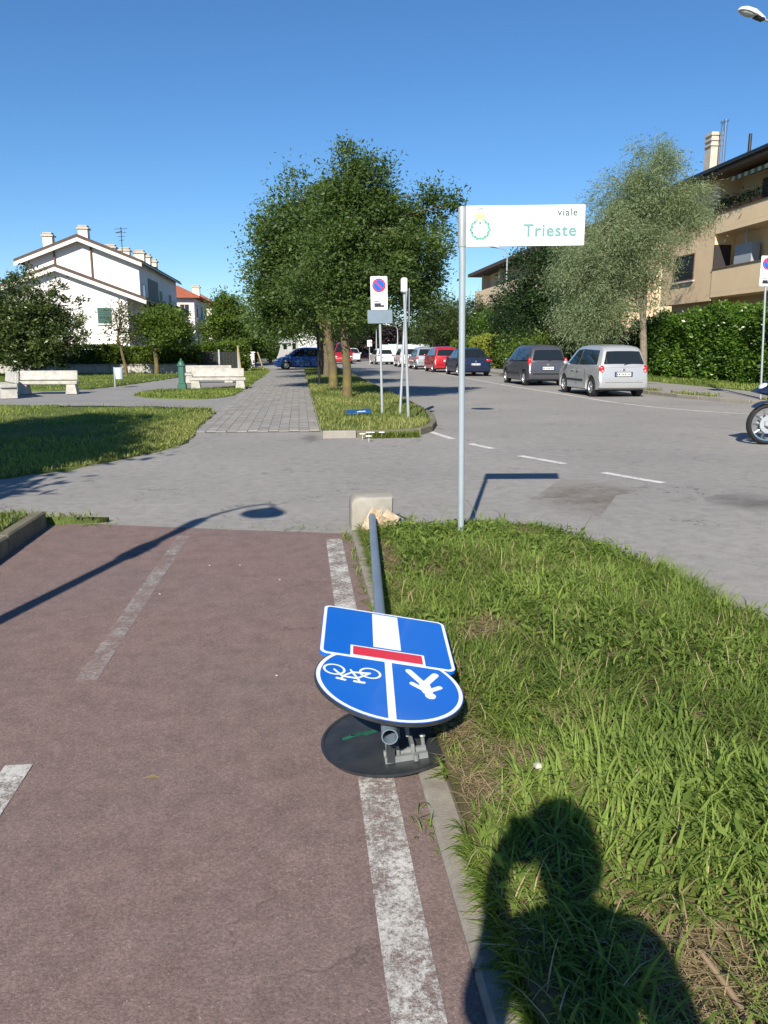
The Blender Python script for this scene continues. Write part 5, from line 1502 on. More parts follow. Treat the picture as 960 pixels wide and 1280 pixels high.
# second and third houses
def small_house(label, Y, xa, xb, py_eave, py_ridge, depth, wallm, over=.7, win=()):
    a, b = onY(xa, py_eave, Y), onY(xb, py_eave, Y); rz = onY((xa + xb) / 2, py_ridge, Y + depth / 2).z
    t = thing('house', label, 'house', ((a.x + b.x) / 2, Y, 0))
    k = MB(); wbox(k, a.x, b.x, Y, Y + depth, -.1, a.z); k.part('wall', wallm, t, False)
    k = MB(); x0, x1, q0, q1 = a.x - over, b.x + over, Y - over, Y + depth + over; cx = (x0 + x1) / 2; ry = min(depth / 2, (x1 - x0) / 2) * .95
    k.add([(x0, q0, a.z), (x1, q0, a.z), (x1, q1, a.z), (x0, q1, a.z), (cx, q0 + ry, rz), (cx, q1 - ry, rz), (x0, q0, a.z - .2), (x1, q0, a.z - .2), (x1, q1, a.z - .2), (x0, q1, a.z - .2)],
          [(0, 1, 4), (1, 2, 5, 4), (2, 3, 5), (3, 0, 4, 5), (6, 7, 1, 0), (7, 8, 2, 1), (8, 9, 3, 2), (9, 6, 0, 3), (9, 8, 7, 6)])
    r = k.part('roof', 'roof_red', t, False)
    for (px, pt) in win: 
        tp = onY(px, pt, Y + depth / 2); chimney(r, tp.x, Y + depth / 2, a.z, tp.z, .8, .8)
    for zz in (a.z - 2.2, a.z - 5.2):
        for f in (.2, .6):
            x = a.x + (b.x - a.x) * f; window(t, 'Y', Y, x, x + 1.1, zz, zz + 1.4, -1, None, 2)
        for f in (.15, .5, .8):
            window(t, 'X', b.x, Y + depth * f, Y + depth * f + 1.1, zz, zz + 1.4, 1, 'shutter_dark', 2)
    k = MB(); wbox(k, b.x + .002, b.x + 1.1, Y + 1.5, Y + depth - 2, a.z - 3.1, a.z - 2.9); bl = k.part('balcony', 'fascia', t, False)
    k = MB(); wbox(k, b.x + 1.0, b.x + 1.1, Y + 1.5, Y + depth - 2, a.z - 2.898, a.z - 2.0); k.part('parapet', wallm, bl, False)
    return t
small_house('pale house with red hipped roof and corner balcony behind the white house', 90, 196, 242, 370, 360, 12, 'wall_white', win=((245, 356),))
small_house('cream house with red tiled roof, farthest along the footpath', 112, 222, 264, 379, 367, 14, 'wall_cream')

# low wall, hedges, gate in front of the house
xw0, xw1 = onY(-60, 470, 52.4).x, onY(247, 470, 52.4).x
k = MB()
wt = thing('garden_wall', 'low pale garden wall under the clipped hedge', 'wall', ((xw0 + xw1) / 2, 52.4, 0))
n = 14
for i in range(n):
    a = xw0 + (xw1 - xw0) * i / n; b = xw0 + (xw1 - xw0) * (i + 1) / n
    k = MB(); wbox(k, a, b - .03, 52.2, 52.5, -.05, .52); k.part('wall_panel', 'concrete', wt, False)
    k = MB(); wbox(k, a - .0, b - .03, 52.15, 52.55, .523, .60); k.part('coping', 'kerb_pale', wt, False)
HG = 'clipped hedges round the white house'
hedge('hedge', 'clipped green hedge above the low wall by the white house', xw0, xw1, 52.9, 54.3, 1.62, 'leaf_bright', 31, .15, 26000, .55, .09, HG)
xa, xb = onY(281, 450, 56).x, onY(293, 450, 56).x
hedge('hedge', 'clipped hedge running back along the far footpath', xa - 1.0, xb, 55.6, 74, 1.75, 'leaf_bright', 32, .16, 12000, .55, .09, HG)
hedge('hedge', 'short bright hedge beside the dark garden gate', xw1 + .1, xw1 + 3.0, 55.0, 55.9, 1.85, 'leaf_bright', 33, .15, 5000, .55, .09, HG)
t = thing('garden_gate', 'dark metal garden gate set into the hedge', 'gate', (xw1 + 1.3, 53.6, 0))
for i in range(12):
    k = MB(); wbox(k, xw1 + .1 + i * .2, xw1 + .27 + i * .2, 53.58, 53.62, .1, 1.35); k.part('slat', 'dark_metal', t, False)
for x in (xw1 + .05, xw1 + 1.3, xw1 + 2.55):
    k = MB(); wbox(k, x - .05, x + .05, 53.50, 53.575, 0, 1.5); k.part('post', 'galv', t, False)
c = onY(314, 450, 66)
k = MB(); k.rbox((0, 0, .6), (.55, .55, 1.2), .04); k.rbox((0, 0, 1.25), (.7, .7, .1), .03); o = link('gate_pillar', k.mesh('gate_pillar'), 'wall_white', None, (c.x, 66, 0)); tag(o, 'pale gate pillar past the hedge on the far footpath', 'pillar')

# ================================================================== APARTMENT HOUSES ON THE RIGHT
XB, XI = 21.6, 24.4
def on(px, py, X=XB): v = onX(px, py, X); return v.y, v.z
Y888, zb0_ = on(888, 372); _, zb1 = on(888, 337)
_, zu0 = on(891, 294); _, zu1 = on(893, 268.5)
XI = onY(918, 320, Y888).x
Yend, _ = on(825, 380); Yw, _ = on(842, 380)
zslab = on(842, 381)[1]
_, zeave = on(960, 186, XB - .7)
ap = thing('apartment_house', 'tan apartment house with deep balconies behind the tall hedge', 'building', (26, 36, 0))
Y0 = 22.0
k = MB(); wbox(k, XB, 32, Y888, Yend, zslab, zeave); wbox(k, XI, 32, Y0, Y888 - .002, 0, zeave - .002); wbox(k, XB + .6, 31.8, Y888, Yend - .3, 0, zslab - .002); k.part('wall', 'wall_tan', ap, False)
for z0, z1, nm in ((zb0_, zb1, 'lower'), (zu0, zu1, 'upper')):
    k = MB(); wbox(k, XB - .03, XI, Y0, Y888 - .004, z0, z0 + .22); b = k.part('balcony', 'wall_tan2', ap, False)
    k = MB(); wbox(k, XB - .032, XB + .13, Y0, Y888 - .004, z0 + .222, z1 - .04); k.part('parapet', 'wall_tan2', b, False)
    k = MB(); wbox(k, XB - .07, XB + .17, Y0, Y888 - .004, z1 - .038, z1 + .02); k.part('coping', 'soffit', b, False)
for yy in (Y0 + 4, Y888 - 6.2):  # the second wall is added out of view to shade the loggia
    for z0, z1 in ((zb0_ + .222, zu0 - .002), (zu0 + .222, zeave - .35)):
        k = MB(); wbox(k, XB + .15, XI - .004, yy, yy + .2, z0, z1); k.part('partition', 'wall_tan', ap, False)
a, b = onX(844, 322, XB), onX(867, 350, XB)
window(ap, 'X', XB, b.y, a.y, b.z, a.z, -1, None, 2, 'soffit')
a, b = onY(893, 306, Y888), onY(911, 338, Y888)
k = MB(); wbox(k, a.x, b.x, Y888 - .05, Y888 - .006, zb0_ + .25, a.z); d = k.part('balcony_door', 'shutter_dark', ap, False)
a, b = onX(924, 307, XI - .4), onX(943, 332, XI - .4)
k = MB(); wbox(k, XI - .62, XI - .2, b.y, a.y, zb0_ + .23, a.z); cb = k.part('cabinet', 'grey_box', ap, False)
k = MB(); k.tube([(XI - .5, (a.y + b.y) / 2, a.z), (XI - .5, (a.y + b.y) / 2, a.z + .7)], .06, 8); k.part('flue', 'galv', cb, False)
for yy in (Y0 + 5, Y0 + 7.2, Y0 + 10, Y888 - 5.5, Y888 - 3.4):
    for z0 in (zb0_ + .23, zu0 + .23):
        if z0 < zu0 and yy > Y888 - 6.5: continue
        k = MB(); wbox(k, XI - .05, XI - .003, yy, yy + 1.3, z0, z0 + 2.1); d = k.part('balcony_door', 'shutter_dark', ap, False)
        k = MB(); wbox(k, XI - .07, XI - .052, yy + .1, yy + .6, z0 + .2, z0 + 2.0); k.part('pane', 'glass', d, False)
# roof
k = MB(); k.prism([(XB - .75, Y0 - .6, zeave - .05), (XB - .75, Y0 - .6, zeave + .16), (27, Y0 - .6, zeave + 2.0), (32.8, Y0 - .6, zeave + .16), (32.8, Y0 - .6, zeave - .05)], (0, Yend + .5 - Y0 + .6, 0)); rf = k.part('roof', 'roof_brown', ap, False)
k = MB(); wbox(k, XB - .72, XB + .3, Y0 - .6, Yend + .5, zeave - .20, zeave - .054); k.part('soffit', 'soffit', rf, False)
k = MB(); k.box((XB - .83, (Y0 + Yend) / 2, zeave + .08), (.16, Yend - Y0 + 1, .17)); k.part('gutter', 'dark_metal', rf, False)
# chimney with flues
cc = onX(891, 214, 24.0); ct = onX(890, 169, 24.0)
k = MB(); wbox(k, 23.6, 24.4, cc.y - .35, cc.y + .35, zeave + .4, ct.z); ch = k.part('chimney', 'chimney', rf, False)
k = MB()
for i in range(3): wbox(k, 23.54, 24.46, cc.y - .41, cc.y + .41, ct.z - .75 + i * .28, ct.z - .65 + i * .28)
k.part('cowl_ring', 'chimney', ch, False)
for dy in (-.75, -1.05):
    k = MB(); k.tube([(24, cc.y + dy, zeave + .5), (24, cc.y + dy, ct.z + .35)], .10, 10); k.tube([(24, cc.y + dy, ct.z + .35), (24, cc.y + dy, ct.z + .45)], .15, 10); k.part('flue', 'chrome', ch, False)
k = MB(); wbox(k, 23.5, 24.5, cc.y - 1.5, cc.y - .45, zeave + .3, zeave + 1.15); k.part('flue_base', 'wall_white', ch, False)
tp = onX(937, 182, 24.5)
k = MB(); k.tube([(24.5, tp.y, zeave + .7), (24.5, tp.y, tp.z + .6)], .09, 8); k.part('vent_pipe', 'dark_metal', rf, False)
# awning over the top balcony
a = onX(912, 226, XB - .2)
t = thing('awning', 'striped cloth awning over the top balcony of tan house', 'awning', (XB + .6, (a.y + Y0) / 2, a.z))
ny = int((a.y - Y0) / .28)
for i in range(ny):
    ya = Y0 + i * .28
    k = MB(); k.prism([(XI - .35, ya, zeave - .30), (XB - .2, ya, a.z + .12), (XB - .2, ya, a.z - .06), (XB - .21, ya, a.z - .06), (XB - .21, ya, a.z + .13), (XI - .35, ya, zeave - .28)], (0, .278, 0))
    k.part('stripe', 'awning_stripe' if i % 2 else 'awning', t, False)
# flower boxes along the top parapet
rng = np.random.default_rng(8)
for i, px in enumerate((900, 910, 921, 934, 948)):
    p = onX(px, 262 - (px - 900) * .43, XB + .05)
    t = thing('flower_box', 'terracotta box of trailing plants on the top balcony parapet', 'planter', (XB + .05, p.y, zu1 + .02), 0, 'planters on the top balcony')
    k = MB(); k.rbox((0, 0, .10), (.2, .75, .2), .02); k.part('box', 'terracotta', t)
    q = rng.normal(size=(160, 3)) * np.array([.14, .32, .16]) + np.array([0, 0, .36]); q[:, 2] = np.maximum(q[:, 2], .12)
    link('plants', leaf_mesh('plants', q, .14, .4, rng, .2), 'leaf_olive' if i % 2 else 'leaf_sparse', t)['kind'] = 'stuff'
# second apartment house
_, ze2 = on(585, 346, XB - .7); Ye2 = on(586, 350, XB - .7)[0]; Ys2 = Ye2 - 34
t = thing('apartment_house', 'distant ochre apartment house with corner balcony behind dark trees', 'building', (26, (Ys2 + Ye2) / 2, 0))
k = MB(); wbox(k, XI, 32, Ys2, Ye2 - 3, 0, ze2); k.part('wall', 'wall_tan', t, False)
yb, z1 = on(592, 366); _, z0 = on(592, 388)
k = MB(); wbox(k, XB, XI - .002, Ys2, Ye2 - .5, z0, z0 + .25); b = k.part('balcony', 'wall_tan2', t, False)
k = MB(); wbox(k, XB - .002, XB + .14, Ys2, Ye2 - .5, z0 + .252, z1); wbox(k, XB + .142, XI - .01, Ye2 - .64, Ye2 - .5, z0 + .252, z1); k.part('parapet', 'wall_tan2', b, False)
for yy in np.arange(Ys2 + 2, Ye2 - 5, 4.2):
    k = MB(); wbox(k, XI - .06, XI - .003, yy, yy + 1.8, z0 + .27, z0 + 2.4); k.part('balcony_door', 'shutter_dark', t, False)
for yy in np.arange(Ys2 + 5.2, Ye2 - 3, 8.4):
    k = MB(); wbox(k, XB + .15, XI - .003, yy, yy + .25, z0 + .26, ze2 - .2); k.part('partition', 'wall_tan', t, False)
k = MB(); k.prism([(XB - .8, Ys2, ze2 - .1), (XB - .8, Ys2, ze2 + .25), (27, Ys2, ze2 + 2.2), (32.8, Ys2, ze2 + .25), (32.8, Ys2, ze2 - .1)], (0, Ye2 + .2 - Ys2, 0)); r = k.part('roof', 'roof_brown', t, False)
k = MB(); k.tube([(XB + .3, Ye2 - 3.3, ze2 - .1), (XB + .3, Ye2 - 3.3, z1)], .06, 8); k.part('drainpipe', 'fascia', t, False)

# far pale fence across the end of the road
fy = 97.0; xa = onY(476, 445, fy).x; xb = onY(612, 445, fy).x
t = thing('panel_fence', 'pale blue panel fence closing the far end of the road', 'fence', ((xa + xb) / 2, fy, 0))
n = 14; dx = (xb - xa) / n
for i in range(n):
    k = MB(); wbox(k, xa + i * dx, xa + (i + 1) * dx - .05, fy - .03, fy + .03, .2, 2.0 + .05 * (i % 2)); k.part('panel', 'fence_pale', t, False)
    k = MB(); wbox(k, xa + i * dx - .06, xa + i * dx - .005, fy - .08, fy + .05, 0, 2.15); k.part('post', 'galv', t, False)

# ================================================================== HEDGES AND TREES
RW = 'shrubs and hedges along the sidewalk'
hedge('hedge', 'tall glossy laurel hedge in front of the tan apartment house', 18.7, 20.7, 20.5, 43.5, 3.0, 'leaf_hedge', 41, .135, 70000, .45, .20, RW, .1, 'WSTN')
c = onY(612, 445, 62)
hedge('hedge', 'square yellow green hedge behind the navy saloon', c.x - 1.1, c.x + 1.1, 58, 63.5, 2.25, 'leaf_yellow', 42, .16, 7000, .5, .08, RW, .1, 'WST')
hedge('hedge', 'low leafy hedge behind the red and silver parked cars', 15.0, 17.0, 66, 90, 2.2, 'leaf_bright', 43, .2, 8000, .5, .25, RW, .1, 'WST')
def shrub(label, px, py, Y, rx, rz, lm, seed, n=150, leaf=.16):
    b = blob(px, py, Y, rx, rz); base = (b[0], b[1])
    return tree('shrub', label, 'shrub', base, max(.4, b[2] - b[5] * .6), .08, [b, (b[0] + .3 * b[3], b[1] - .3, b[2] - b[5] * .35, b[3] * .8, b[4] * .8, b[5] * .65)], n, 34, .30, leaf, .5, lm, 'bark', seed, group='shrubs along the sidewalk', limbs=12, core=.45)
shrub('bright leafy shrub behind the dark grey MPV', 672, 441, 44, 42, 20, 'leaf_bright', 51, 260, .15)
shrub('light green bush left of the leaning willow trunk', 720, 430, 43, 26, 20, 'leaf_bright', 52, 170, .15)
shrub('dark glossy shrub between yellow hedge and grey car', 637, 438, 56, 14, 22, 'leaf_hedge', 53, 150, .15)
shrub('dark bush under the willow crown by the laurel hedge', 765, 430, 45, 34, 26, 'leaf_dark', 54, 240, .16)

# main ash trees on the island
def T(**k): return tree(**k)
b1 = onZ(434, 499, .12); b2 = onZ(417, 485, .12)
Y1, Y2 = b1.y, b2.y
tree('ash_tree', 'tall ash tree with yellow lichen trunk, nearest on the grass island', 'tree', (b1.x, Y1), 3.1, .125,
     [blob(440, 218, Y1, 26, 26), blob(474, 210, Y1, 14, 18), blob(420, 250, Y1, 38, 28), blob(465, 255, Y1, 44, 34), blob(432, 300, Y1, 54, 40), blob(500, 268, Y1 + .5, 36, 30), blob(538, 254, Y1 + .5, 27, 25), blob(548, 282, Y1 + .5, 18, 22), blob(505, 315, Y1, 50, 36), blob(540, 325, Y1 + 1, 26, 30), blob(470, 350, Y1, 58, 34), blob(410, 350, Y1, 50, 36), blob(525, 368, Y1 + 1, 34, 28), blob(440, 392, Y1, 48, 20)],
     640, 130, .21, .100, .42, 'leaf_green', 'bark_lichen', 61, lean=(-.1, .1), group='trees on the island', limbs=90, core=.62)
tree('ash_tree', 'second ash tree on the island, its crown spreading over the path', 'tree', (b2.x, Y2), 3.2, .15,
     [blob(374, 222, Y2, 15, 18), blob(368, 255, Y2, 30, 24), blob(325, 270, Y2, 16, 14), blob(350, 290, Y2, 40, 28), blob(332, 320, Y2, 26, 24), blob(375, 325, Y2, 46, 36), blob(335, 358, Y2, 28, 28), blob(372, 372, Y2, 48, 34), blob(345, 398, Y2 + 1, 36, 24), blob(400, 290, Y2 + 1, 46, 50), blob(385, 396, Y2 + 1, 40, 18)],
     520, 108, .26, .120, .42, 'leaf_green', 'bark_lichen', 62, lean=(-.3, .1), group='trees on the island', limbs=70, core=.6)
for i, (px, Y, bl) in enumerate(((408, 41.5, ((372, 370, 60, 56), (400, 320, 60, 60), (345, 392, 32, 30))), (401, 49, ((360, 392, 42, 30), (390, 360, 46, 50), (440, 390, 40, 36))), (404, 57, ((352, 402, 34, 24), (400, 395, 50, 28))))):
    c = onY(px, 460, Y)
    tree('ash_tree', ('third ash tree along the island, shading the road', 'fourth ash tree along the island row', 'farthest ash tree of the island row, by the blue car')[i], 'tree', (c.x, Y), 3.0, .15,
         [blob(a, b, Y, r, q) for a, b, r, q in bl], 330 - 50 * i, 62, .34, .17, .38, 'leaf_green', 'bark', 63 + i, group='trees on the island', limbs=24, core=.45)
# left side of the path
c = onZ(42, 471, .03)
Ym = 47.0; c = onY(43, 471, Ym)
tree('magnolia_tree', 'big dark evergreen magnolia in front of the white house', 'tree', (c.x, Ym), 1.9, .16,
     [blob(42, 385, Ym, 46, 44), blob(15, 405, Ym, 46, 44), blob(60, 420, Ym, 44, 40), blob(92, 405, Ym, 15, 34), blob(-15, 385, Ym, 30, 34), blob(-30, 425, Ym, 50, 30), blob(30, 440, Ym, 55, 18)],
     820, 60, .20, .16, .45, 'leaf_magnolia', 'bark_lichen', 71, group='trees in the park', limbs=50, core=.5)
Ys = 48.5; c = onY(158, 470, Ys)
tree('young_tree', 'thin sparse young tree leaning before the white house', 'tree', (c.x, Ys), 2.2, .085,
     [blob(152, 400, Ys, 18, 26), blob(160, 420, Ys, 14, 14), blob(140, 415, Ys, 10, 10)], 90, 16, .22, .16, .4, 'leaf_sparse', 'bark_lichen', 72, lean=(-.35, 0), group='trees in the park', limbs=30)
Yr = 49.5; c = onY(196, 466, Yr)
tree('round_tree', 'small round-crowned green tree in front of the hedge', 'tree', (c.x, Yr), 1.9, .13,
     [blob(205, 408, Yr, 34, 22), blob(180, 415, Yr, 18, 18), blob(228, 418, Yr, 14, 16), blob(200, 398, Yr, 22, 14)], 260, 60, .22, .14, .45, 'leaf_bright', 'bark_lichen', 73, group='trees in the park', limbs=26)
Yt = 72; c = onY(283, 450, Yt)
tree('linden_tree', 'leafy green tree growing over the far hedge', 'tree', (c.x, Yt), 2.6, .16,
     [blob(282, 395, Yt, 24, 26), blob(268, 415, Yt, 18, 20), blob(296, 415, Yt, 18, 22), blob(285, 372 + 8, Yt, 14, 14)], 260, 56, .32, .2, .45, 'leaf_bright', 'bark', 74, group='trees along the far footpath', limbs=22)
for i, (px, py, Y, rx, rz) in enumerate(((318, 418, 80, 18, 24), (338, 420, 88, 20, 22), (305, 425, 96, 16, 18))):
    c = onY(px, 450, Y)
    tree('linden_tree', ('light green tree beside the wooden stakes', 'darker tree behind the camper van', 'pale tree closing the far footpath')[i], 'tree', (c.x, Y), 2.4, .15,
         [blob(px, py, Y, rx, rz), blob(px + 6, py + 8, Y, rx * .8, rz * .8)], 150, 34, .45, .3, .45, ('leaf_bright', 'leaf_green', 'leaf_olive')[i], 'bark', 80 + i, group='trees along the far footpath', limbs=14)
# right side
c = onY(803, 468, 37.5); Yw_ = 37.5
tree('willow_tree', 'tall feathery grey green willow over the parked cars', 'tree', (c.x, Yw_), 4.3, .17,
     [blob(812, 225, Yw_, 44, 48), blob(840, 262, Yw_, 46, 44), blob(780, 262, Yw_, 40, 46), blob(765, 310, Yw_, 62, 46), blob(735, 345, Yw_ - .5, 46, 50), blob(745, 390, Yw_ - .5, 46, 34), blob(720, 400, Yw_ - .5, 26, 30), blob(795, 335, Yw_, 46, 50), blob(830, 190, Yw_, 22, 22), blob(868, 255, Yw_, 24, 30)],
     1150, 125, .27, .15, .17, 'leaf_willow', 'bark_grey', 91, lean=(-.25, 0), droop=.75, group='trees on the east side', limbs=70, core=.55, top=5.2)
Yd = 54; c = onY(675, 440, Yd)
tree('dark_tree', 'dense dark green broadleaf tree behind the willow', 'tree', (c.x, Yd), 2.2, .2,
     [blob(675, 345, Yd, 44, 42), blob(655, 385, Yd, 40, 40), blob(700, 385, Yd, 46, 44), blob(690, 325, Yd, 30, 24), blob(740, 400, Yd, 40, 36)], 480, 60, .36, .19, .45, 'leaf_dark', 'bark', 92, group='trees on the east side', limbs=26)
for i, (px, py, Y, rx, rz, lm, lb) in enumerate((
    (543, 402, 78, 26, 30, 'leaf_olive', 'round olive conifer beyond the crossed poles'), (568, 408, 82, 16, 30, 'leaf_olive', 'narrow olive conifer behind the name sign pole'), (598, 405, 76, 22, 30, 'leaf_olive', 'olive conifer below the far corner balcony'),
    (618, 415, 70, 24, 24, 'leaf_hedge', 'dark green tree behind the square yellow hedge'), (640, 400, 66, 26, 36, 'leaf_dark', 'dark conifer beside the thin street lamp'), (585, 432, 84, 24, 12, 'leaf_bright', 'bright low tree behind the red car'))):
    c = onY(px, 450, Y)
    tree('conifer_tree' if lm == 'leaf_olive' else 'garden_tree', lb, 'tree', (c.x, Y), 1.2, .16, [blob(px, py, Y, rx, rz), blob(px + 3, py + rz * .5, Y, rx * 1.05, rz * .6), blob(px - 2, py - rz * .5, Y, rx * .7, rz * .6)], 230, 56, .34, .2, .35, lm, 'bark', 100 + i, group='garden trees on the east side', limbs=12, core=.5)
Yp = 104; c = onY(470, 445, Yp)
tree('purple_plum_tree', 'dark purple-leaved tree far down the road', 'tree', (c.x - 2.5, Yp), 2.4, .2, [blob(448, 420, Yp, 26, 20), blob(470, 415, Yp, 28, 22), blob(492, 422, Yp, 14, 14)], 260, 40, .5, .34, .5, 'leaf_purple', 'bark', 110, limbs=14)
for i, (px, py, Y, rx, rz, lm) in enumerate(((505, 425, 128, 30, 20, 'leaf_olive'), (540, 418, 135, 34, 28, 'leaf_green'), (425, 420, 125, 30, 24, 'leaf_green'), (385, 415, 118, 34, 28, 'leaf_green'), (352, 420, 112, 24, 24, 'leaf_dark'), (465, 428, 150, 34, 16, 'leaf_dark'), (415, 425, 160, 40, 16, 'leaf_olive'), (322, 428, 125, 20, 16, 'leaf_green'), (580, 415, 140, 36, 30, 'leaf_dark'), (625, 410, 135, 36, 34, 'leaf_dark'))):
    c = onY(px, 445, Y)
    tree('distant_tree', 'distant tree closing the view at the end of the road', 'tree', (c.x, Y), 2.2, .25, [blob(px, py, Y, rx, rz), blob(px + 5, py + 6, Y, rx * 1.1, rz * .8)], 170, 36, .7, .5, .5, lm, 'bark', 120 + i, group='distant trees', limbs=8)
# trees that throw the shade on the left lawn, standing outside the picture
tree('shade_tree', 'broad park tree left of the lawn, casting the big shadow', 'tree', (-8.0, 5.4), 2.2, .2,
     [(-7.4, 5.1, 5.0, 2.5, 2.6, 1.8), (-8.4, 6.4, 4.4, 2.4, 2.2, 1.5), (-7.0, 3.7, 3.7, 1.9, 1.9, 1.3), (-8.4, 5.4, 6.4, 2.4, 2.3, 1.7), (-10.4, 6.0, 5.0, 2.6, 2.6, 1.9), (-6.3, 5.0, 3.6, 1.3, 1.5, 1.0), (-8.6, 6.0, 7.8, 1.7, 1.7, 1.3), (-9.4, 4.4, 3.6, 2.0, 2.0, 1.1)], 1050, 90, .30, .2, .5, 'leaf_green', 'bark', 140, limbs=30, core=.6)

# street lamp outside the picture whose shadow crosses the red path
k1 = 1 / math.tan(SUN_EL); sx, sy = math.sin(SUN_AZ) * k1, math.cos(SUN_AZ) * k1
head = onZ(330, 641); hz = 3.9
hx, hy = head.x - sx * hz, head.y - sy * hz
kn = onZ(240, 655); kz = 3.45
bx, by = kn.x - sx * kz, kn.y - sy * kz
t = thing('park_lamp', 'dark park lamp with curved arm left of the red path', 'lamp post', (bx, by, .05))
k = MB(); k.tube([(0, 0, -.1), (0, 0, .6), (0, 0, 2.5), (0, 0, kz + .05)], [.075, .06, .05, .045], 12); k.part('post', 'dark_metal', t, smooth=50)
k = MB(); k.lathe([(.05, 2.55), (.085, 2.62), (.085, 2.85), (.05, 2.95)], (0, 0, 0), 12); k.lathe([(.045, 3.25), (.075, 3.3), (.075, 3.5), (.03, 3.58)], (0, 0, 0), 12); k.part('collar', 'dark_metal', t, smooth=50)
k = MB(); d = Vector((hx - bx, hy - by, 0))
k.tube([(0, 0, 2.8), Vector((0, 0, 3.2)) + d * .10, Vector((0, 0, kz)) + d * .04], .022, 8)
pts = [Vector((0, 0, kz)) , Vector((0, 0, kz + .28)) + d * .12, Vector((0, 0, kz + .52)) + d * .38, Vector((0, 0, kz + .66)) + d * .7, Vector((0, 0, kz + .66)) + d * .92, Vector((0, 0, hz + .12)) + d]
k.tube(pts, [.028, .024, .022, .020, .020, .020], 10); k.part('arm', 'dark_metal', t, smooth=50)
k = MB(); k.lathe([(.02, .14), (.06, .10), (.13, .03), (.215, -.05), (.22, -.08), (.20, -.09), (0, -.10)], (d.x, d.y, hz), 20); k.part('lamp_shade', 'dark_metal', t, smooth=50)

# ================================================================== THE PHOTOGRAPHER (behind the lens, seen only by the shadow)
def skin_body(name, joints, edges, root, m, parent, sub=2):
    me = bpy.data.meshes.new(name)
    me.from_pydata([j[0] for j in joints], edges, [])
    o = link(name, me, m, parent)
    o.modifiers.new('skin', 'SKIN').use_smooth_shade = True
    for i, (p, r) in enumerate(joints):
        sv = me.skin_vertices[0].data[i]; sv.radius = (r, r) if not isinstance(r, tuple) else r
        sv.use_root = (i == root)
    md = o.modifiers.new('sub', 'SUBSURF'); md.levels = sub; md.render_levels = sub
    dg = bpy.context.evaluated_depsgraph_get(); dg.update()
    me2 = bpy.data.meshes.new_from_object(o.evaluated_get(dg))
    o.modifiers.clear(); o.data = me2; bpy.data.meshes.remove(me)
    me2.materials.clear(); me2.materials.append(M[m] if isinstance(m, str) else m)
    return o
HX, HY = .045, -.24               # head position relative to the camera
ph = thing('person', 'person in dark shirt holding up a phone, casting the shadow', 'person', (HX, HY - .06, 0))
oz = Vector((HX, HY - .06, 0))
J = [((0.02, 0, .98), (.14, .11)), ((.015, 0, 1.12), (.14, .11)), ((0, -.01, 1.32), (.17, .12)), ((0, -.01, 1.47), (.15, .10)), ((0, .0, 1.56), (.062, .062)), ((0, .03, 1.63), (.07, .08)), ((0, .04, 1.72), (.082, .10)), ((0, .03, 1.80), (.065, .08)),
     # left arm: shoulder, elbow out, wrist near the phone
     ((-.18, 0, 1.46), .066), ((-.205, .03, 1.32), .068), ((-.185, .09, 1.24), .06), ((-.140, .18, 1.38), .048), ((-.135, .245, 1.49), .035), ((-.105, .25, 1.535), .034),
     # right arm, elbow out
     ((.20, 0, 1.46), .068), ((.235, .0, 1.28), .07), ((.25, .0, 1.10), .06), ((.24, .12, 1.00), .042), ((.20, .20, .98), .033), ((.16, .23, .97), .03),
     # legs
     ((-.10, 0, .90), .10), ((-.115, .02, .52), .075), ((-.12, -.01, .30), .06), ((-.125, -.02, .09), .048), ((-.13, .10, .045), .045),
     ((.10, 0, .90), .10), ((.115, .02, .52), .075), ((.12, -.01, .30), .06), ((.125, -.02, .09), .048), ((.13, .10, .045), .045)]
E_ = [(0, 1), (1, 2), (2, 3), (3, 4), (4, 5), (5, 6), (6, 7), (3, 8), (8, 9), (9, 10), (10, 11), (11, 12), (12, 13), (3, 14), (14, 15), (15, 16), (16, 17), (17, 18), (18, 19), (0, 20), (20, 21), (21, 22), (22, 23), (23, 24), (0, 25), (25, 26), (26, 27), (27, 28), (28, 29)]
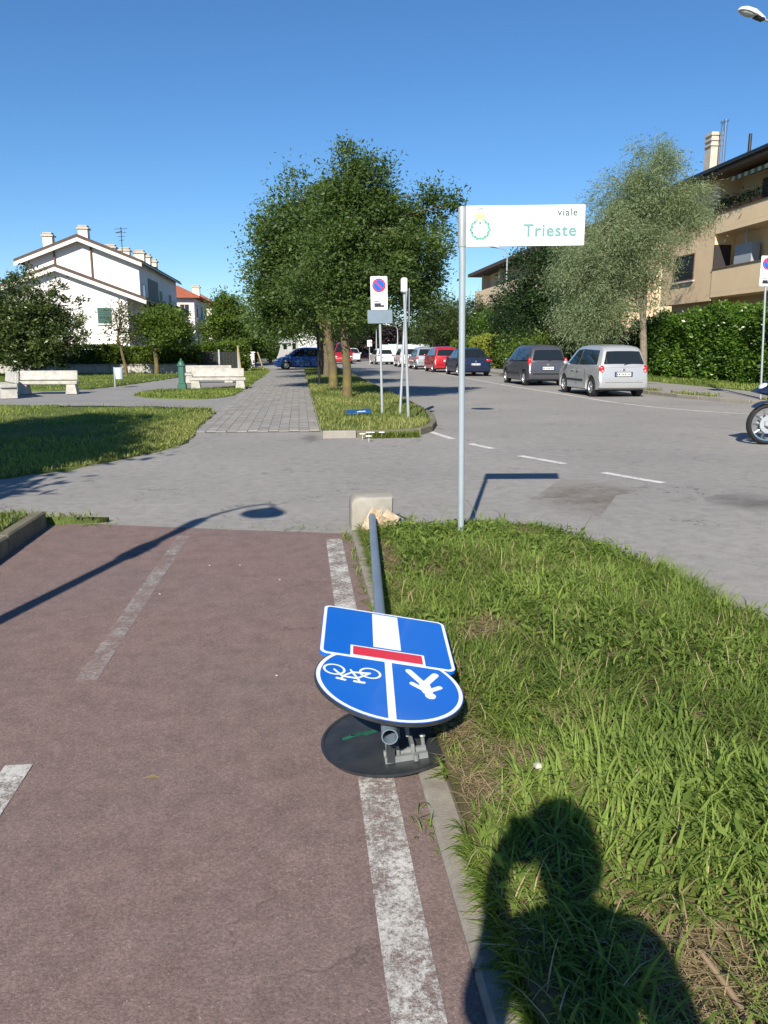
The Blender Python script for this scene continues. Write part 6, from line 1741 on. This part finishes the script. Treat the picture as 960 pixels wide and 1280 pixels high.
# fingers of both hands
for base, tips in ((13, [((-.098, .268, 1.575), (-.088, .264, 1.610)), ((-.112, .274, 1.58), (-.094, .268, 1.625)), ((-.124, .272, 1.575), (-.104, .268, 1.615)), ((-.13, .264, 1.56), (-.116, .264, 1.595)), ((-.075, .245, 1.555), (-.045, .246, 1.575))]),
                   (19, [((.12, .25, .955), (.09, .262, .945)), ((.125, .262, .97), (.09, .275, .965)), ((.128, .265, .985), (.095, .28, .985)), ((.13, .258, 1.0), (.10, .27, 1.005)), ((.15, .25, 1.0), (.14, .27, 1.03))])):
    for a, b in tips:
        J += [(a, .0095), (b, .0080)]; E_ += [(base, len(J) - 2), (len(J) - 2, len(J) - 1)]
m, nt, p, out = new_mat('clothed_body')
sep = nt.nodes.new('ShaderNodeSeparateXYZ'); nt.links.new(coords(nt), sep.inputs[0])
zc = ramp(nt, sep.outputs['Z'], [(.0, (.04, .035, .03)), (.055, (.04, .035, .03)), (.056, (.05, .06, .09)), (.5, (.05, .06, .09)), (.501, (.10, .12, .17)), (.76, (.10, .12, .17)), (.761, (.5, .3, .22))])
mp = nt.nodes.new('ShaderNodeMath'); mp.operation = 'MULTIPLY'; mp.inputs[1].default_value = .5; nt.links.new(sep.outputs['Z'], mp.inputs[0])
rmp = zc.node; nt.links.new(mp.outputs[0], rmp.inputs[0]); nt.links.new(zc, p.inputs['Base Color']); p.inputs['Roughness'].default_value = .8
body = skin_body('body', J, E_, 0, m, ph)
# face and hair
k = MB(); k.ell((0, .035, 1.755), (.105, .125, .115), 18, 10); k.ell((0, -.03, 1.72), (.10, .085, .13), 16, 8); k.part('hair', 'hair', ph, smooth=60)
k = MB()
for s in (-1, 1): k.ell((s * .034, .142, 1.725), (.014, .008, .009), 8, 5)
k.part('eyes', 'sign_white', ph, smooth=60)
k = MB(); k.ell((0, .152, 1.695), (.014, .020, .026), 8, 5); k.ell((0, .135, 1.655), (.028, .010, .007), 8, 4)
for s in (-1, 1): k.ell((s * .10, .035, 1.70), (.014, .028, .035), 8, 5)
k.part('features', 'skin', ph, smooth=60)
k = MB(); k.rbox((0, 0, 0), (.074, .009, .148), .003)
o = link('phone', k.mesh('phone'), 'black_plastic', None, (-.012, -.022, 1.585)); o.rotation_euler = (-PITCH, 0, -YAW)
tag(o, 'black phone held up in front of the face of the photographer', 'phone')
k = MB(); k.lathe([(0, 0), (.006, 0), (.006, .002)], (.012, -.0068, .05), 10, 'Y'); k.part('lens', 'glass', o)
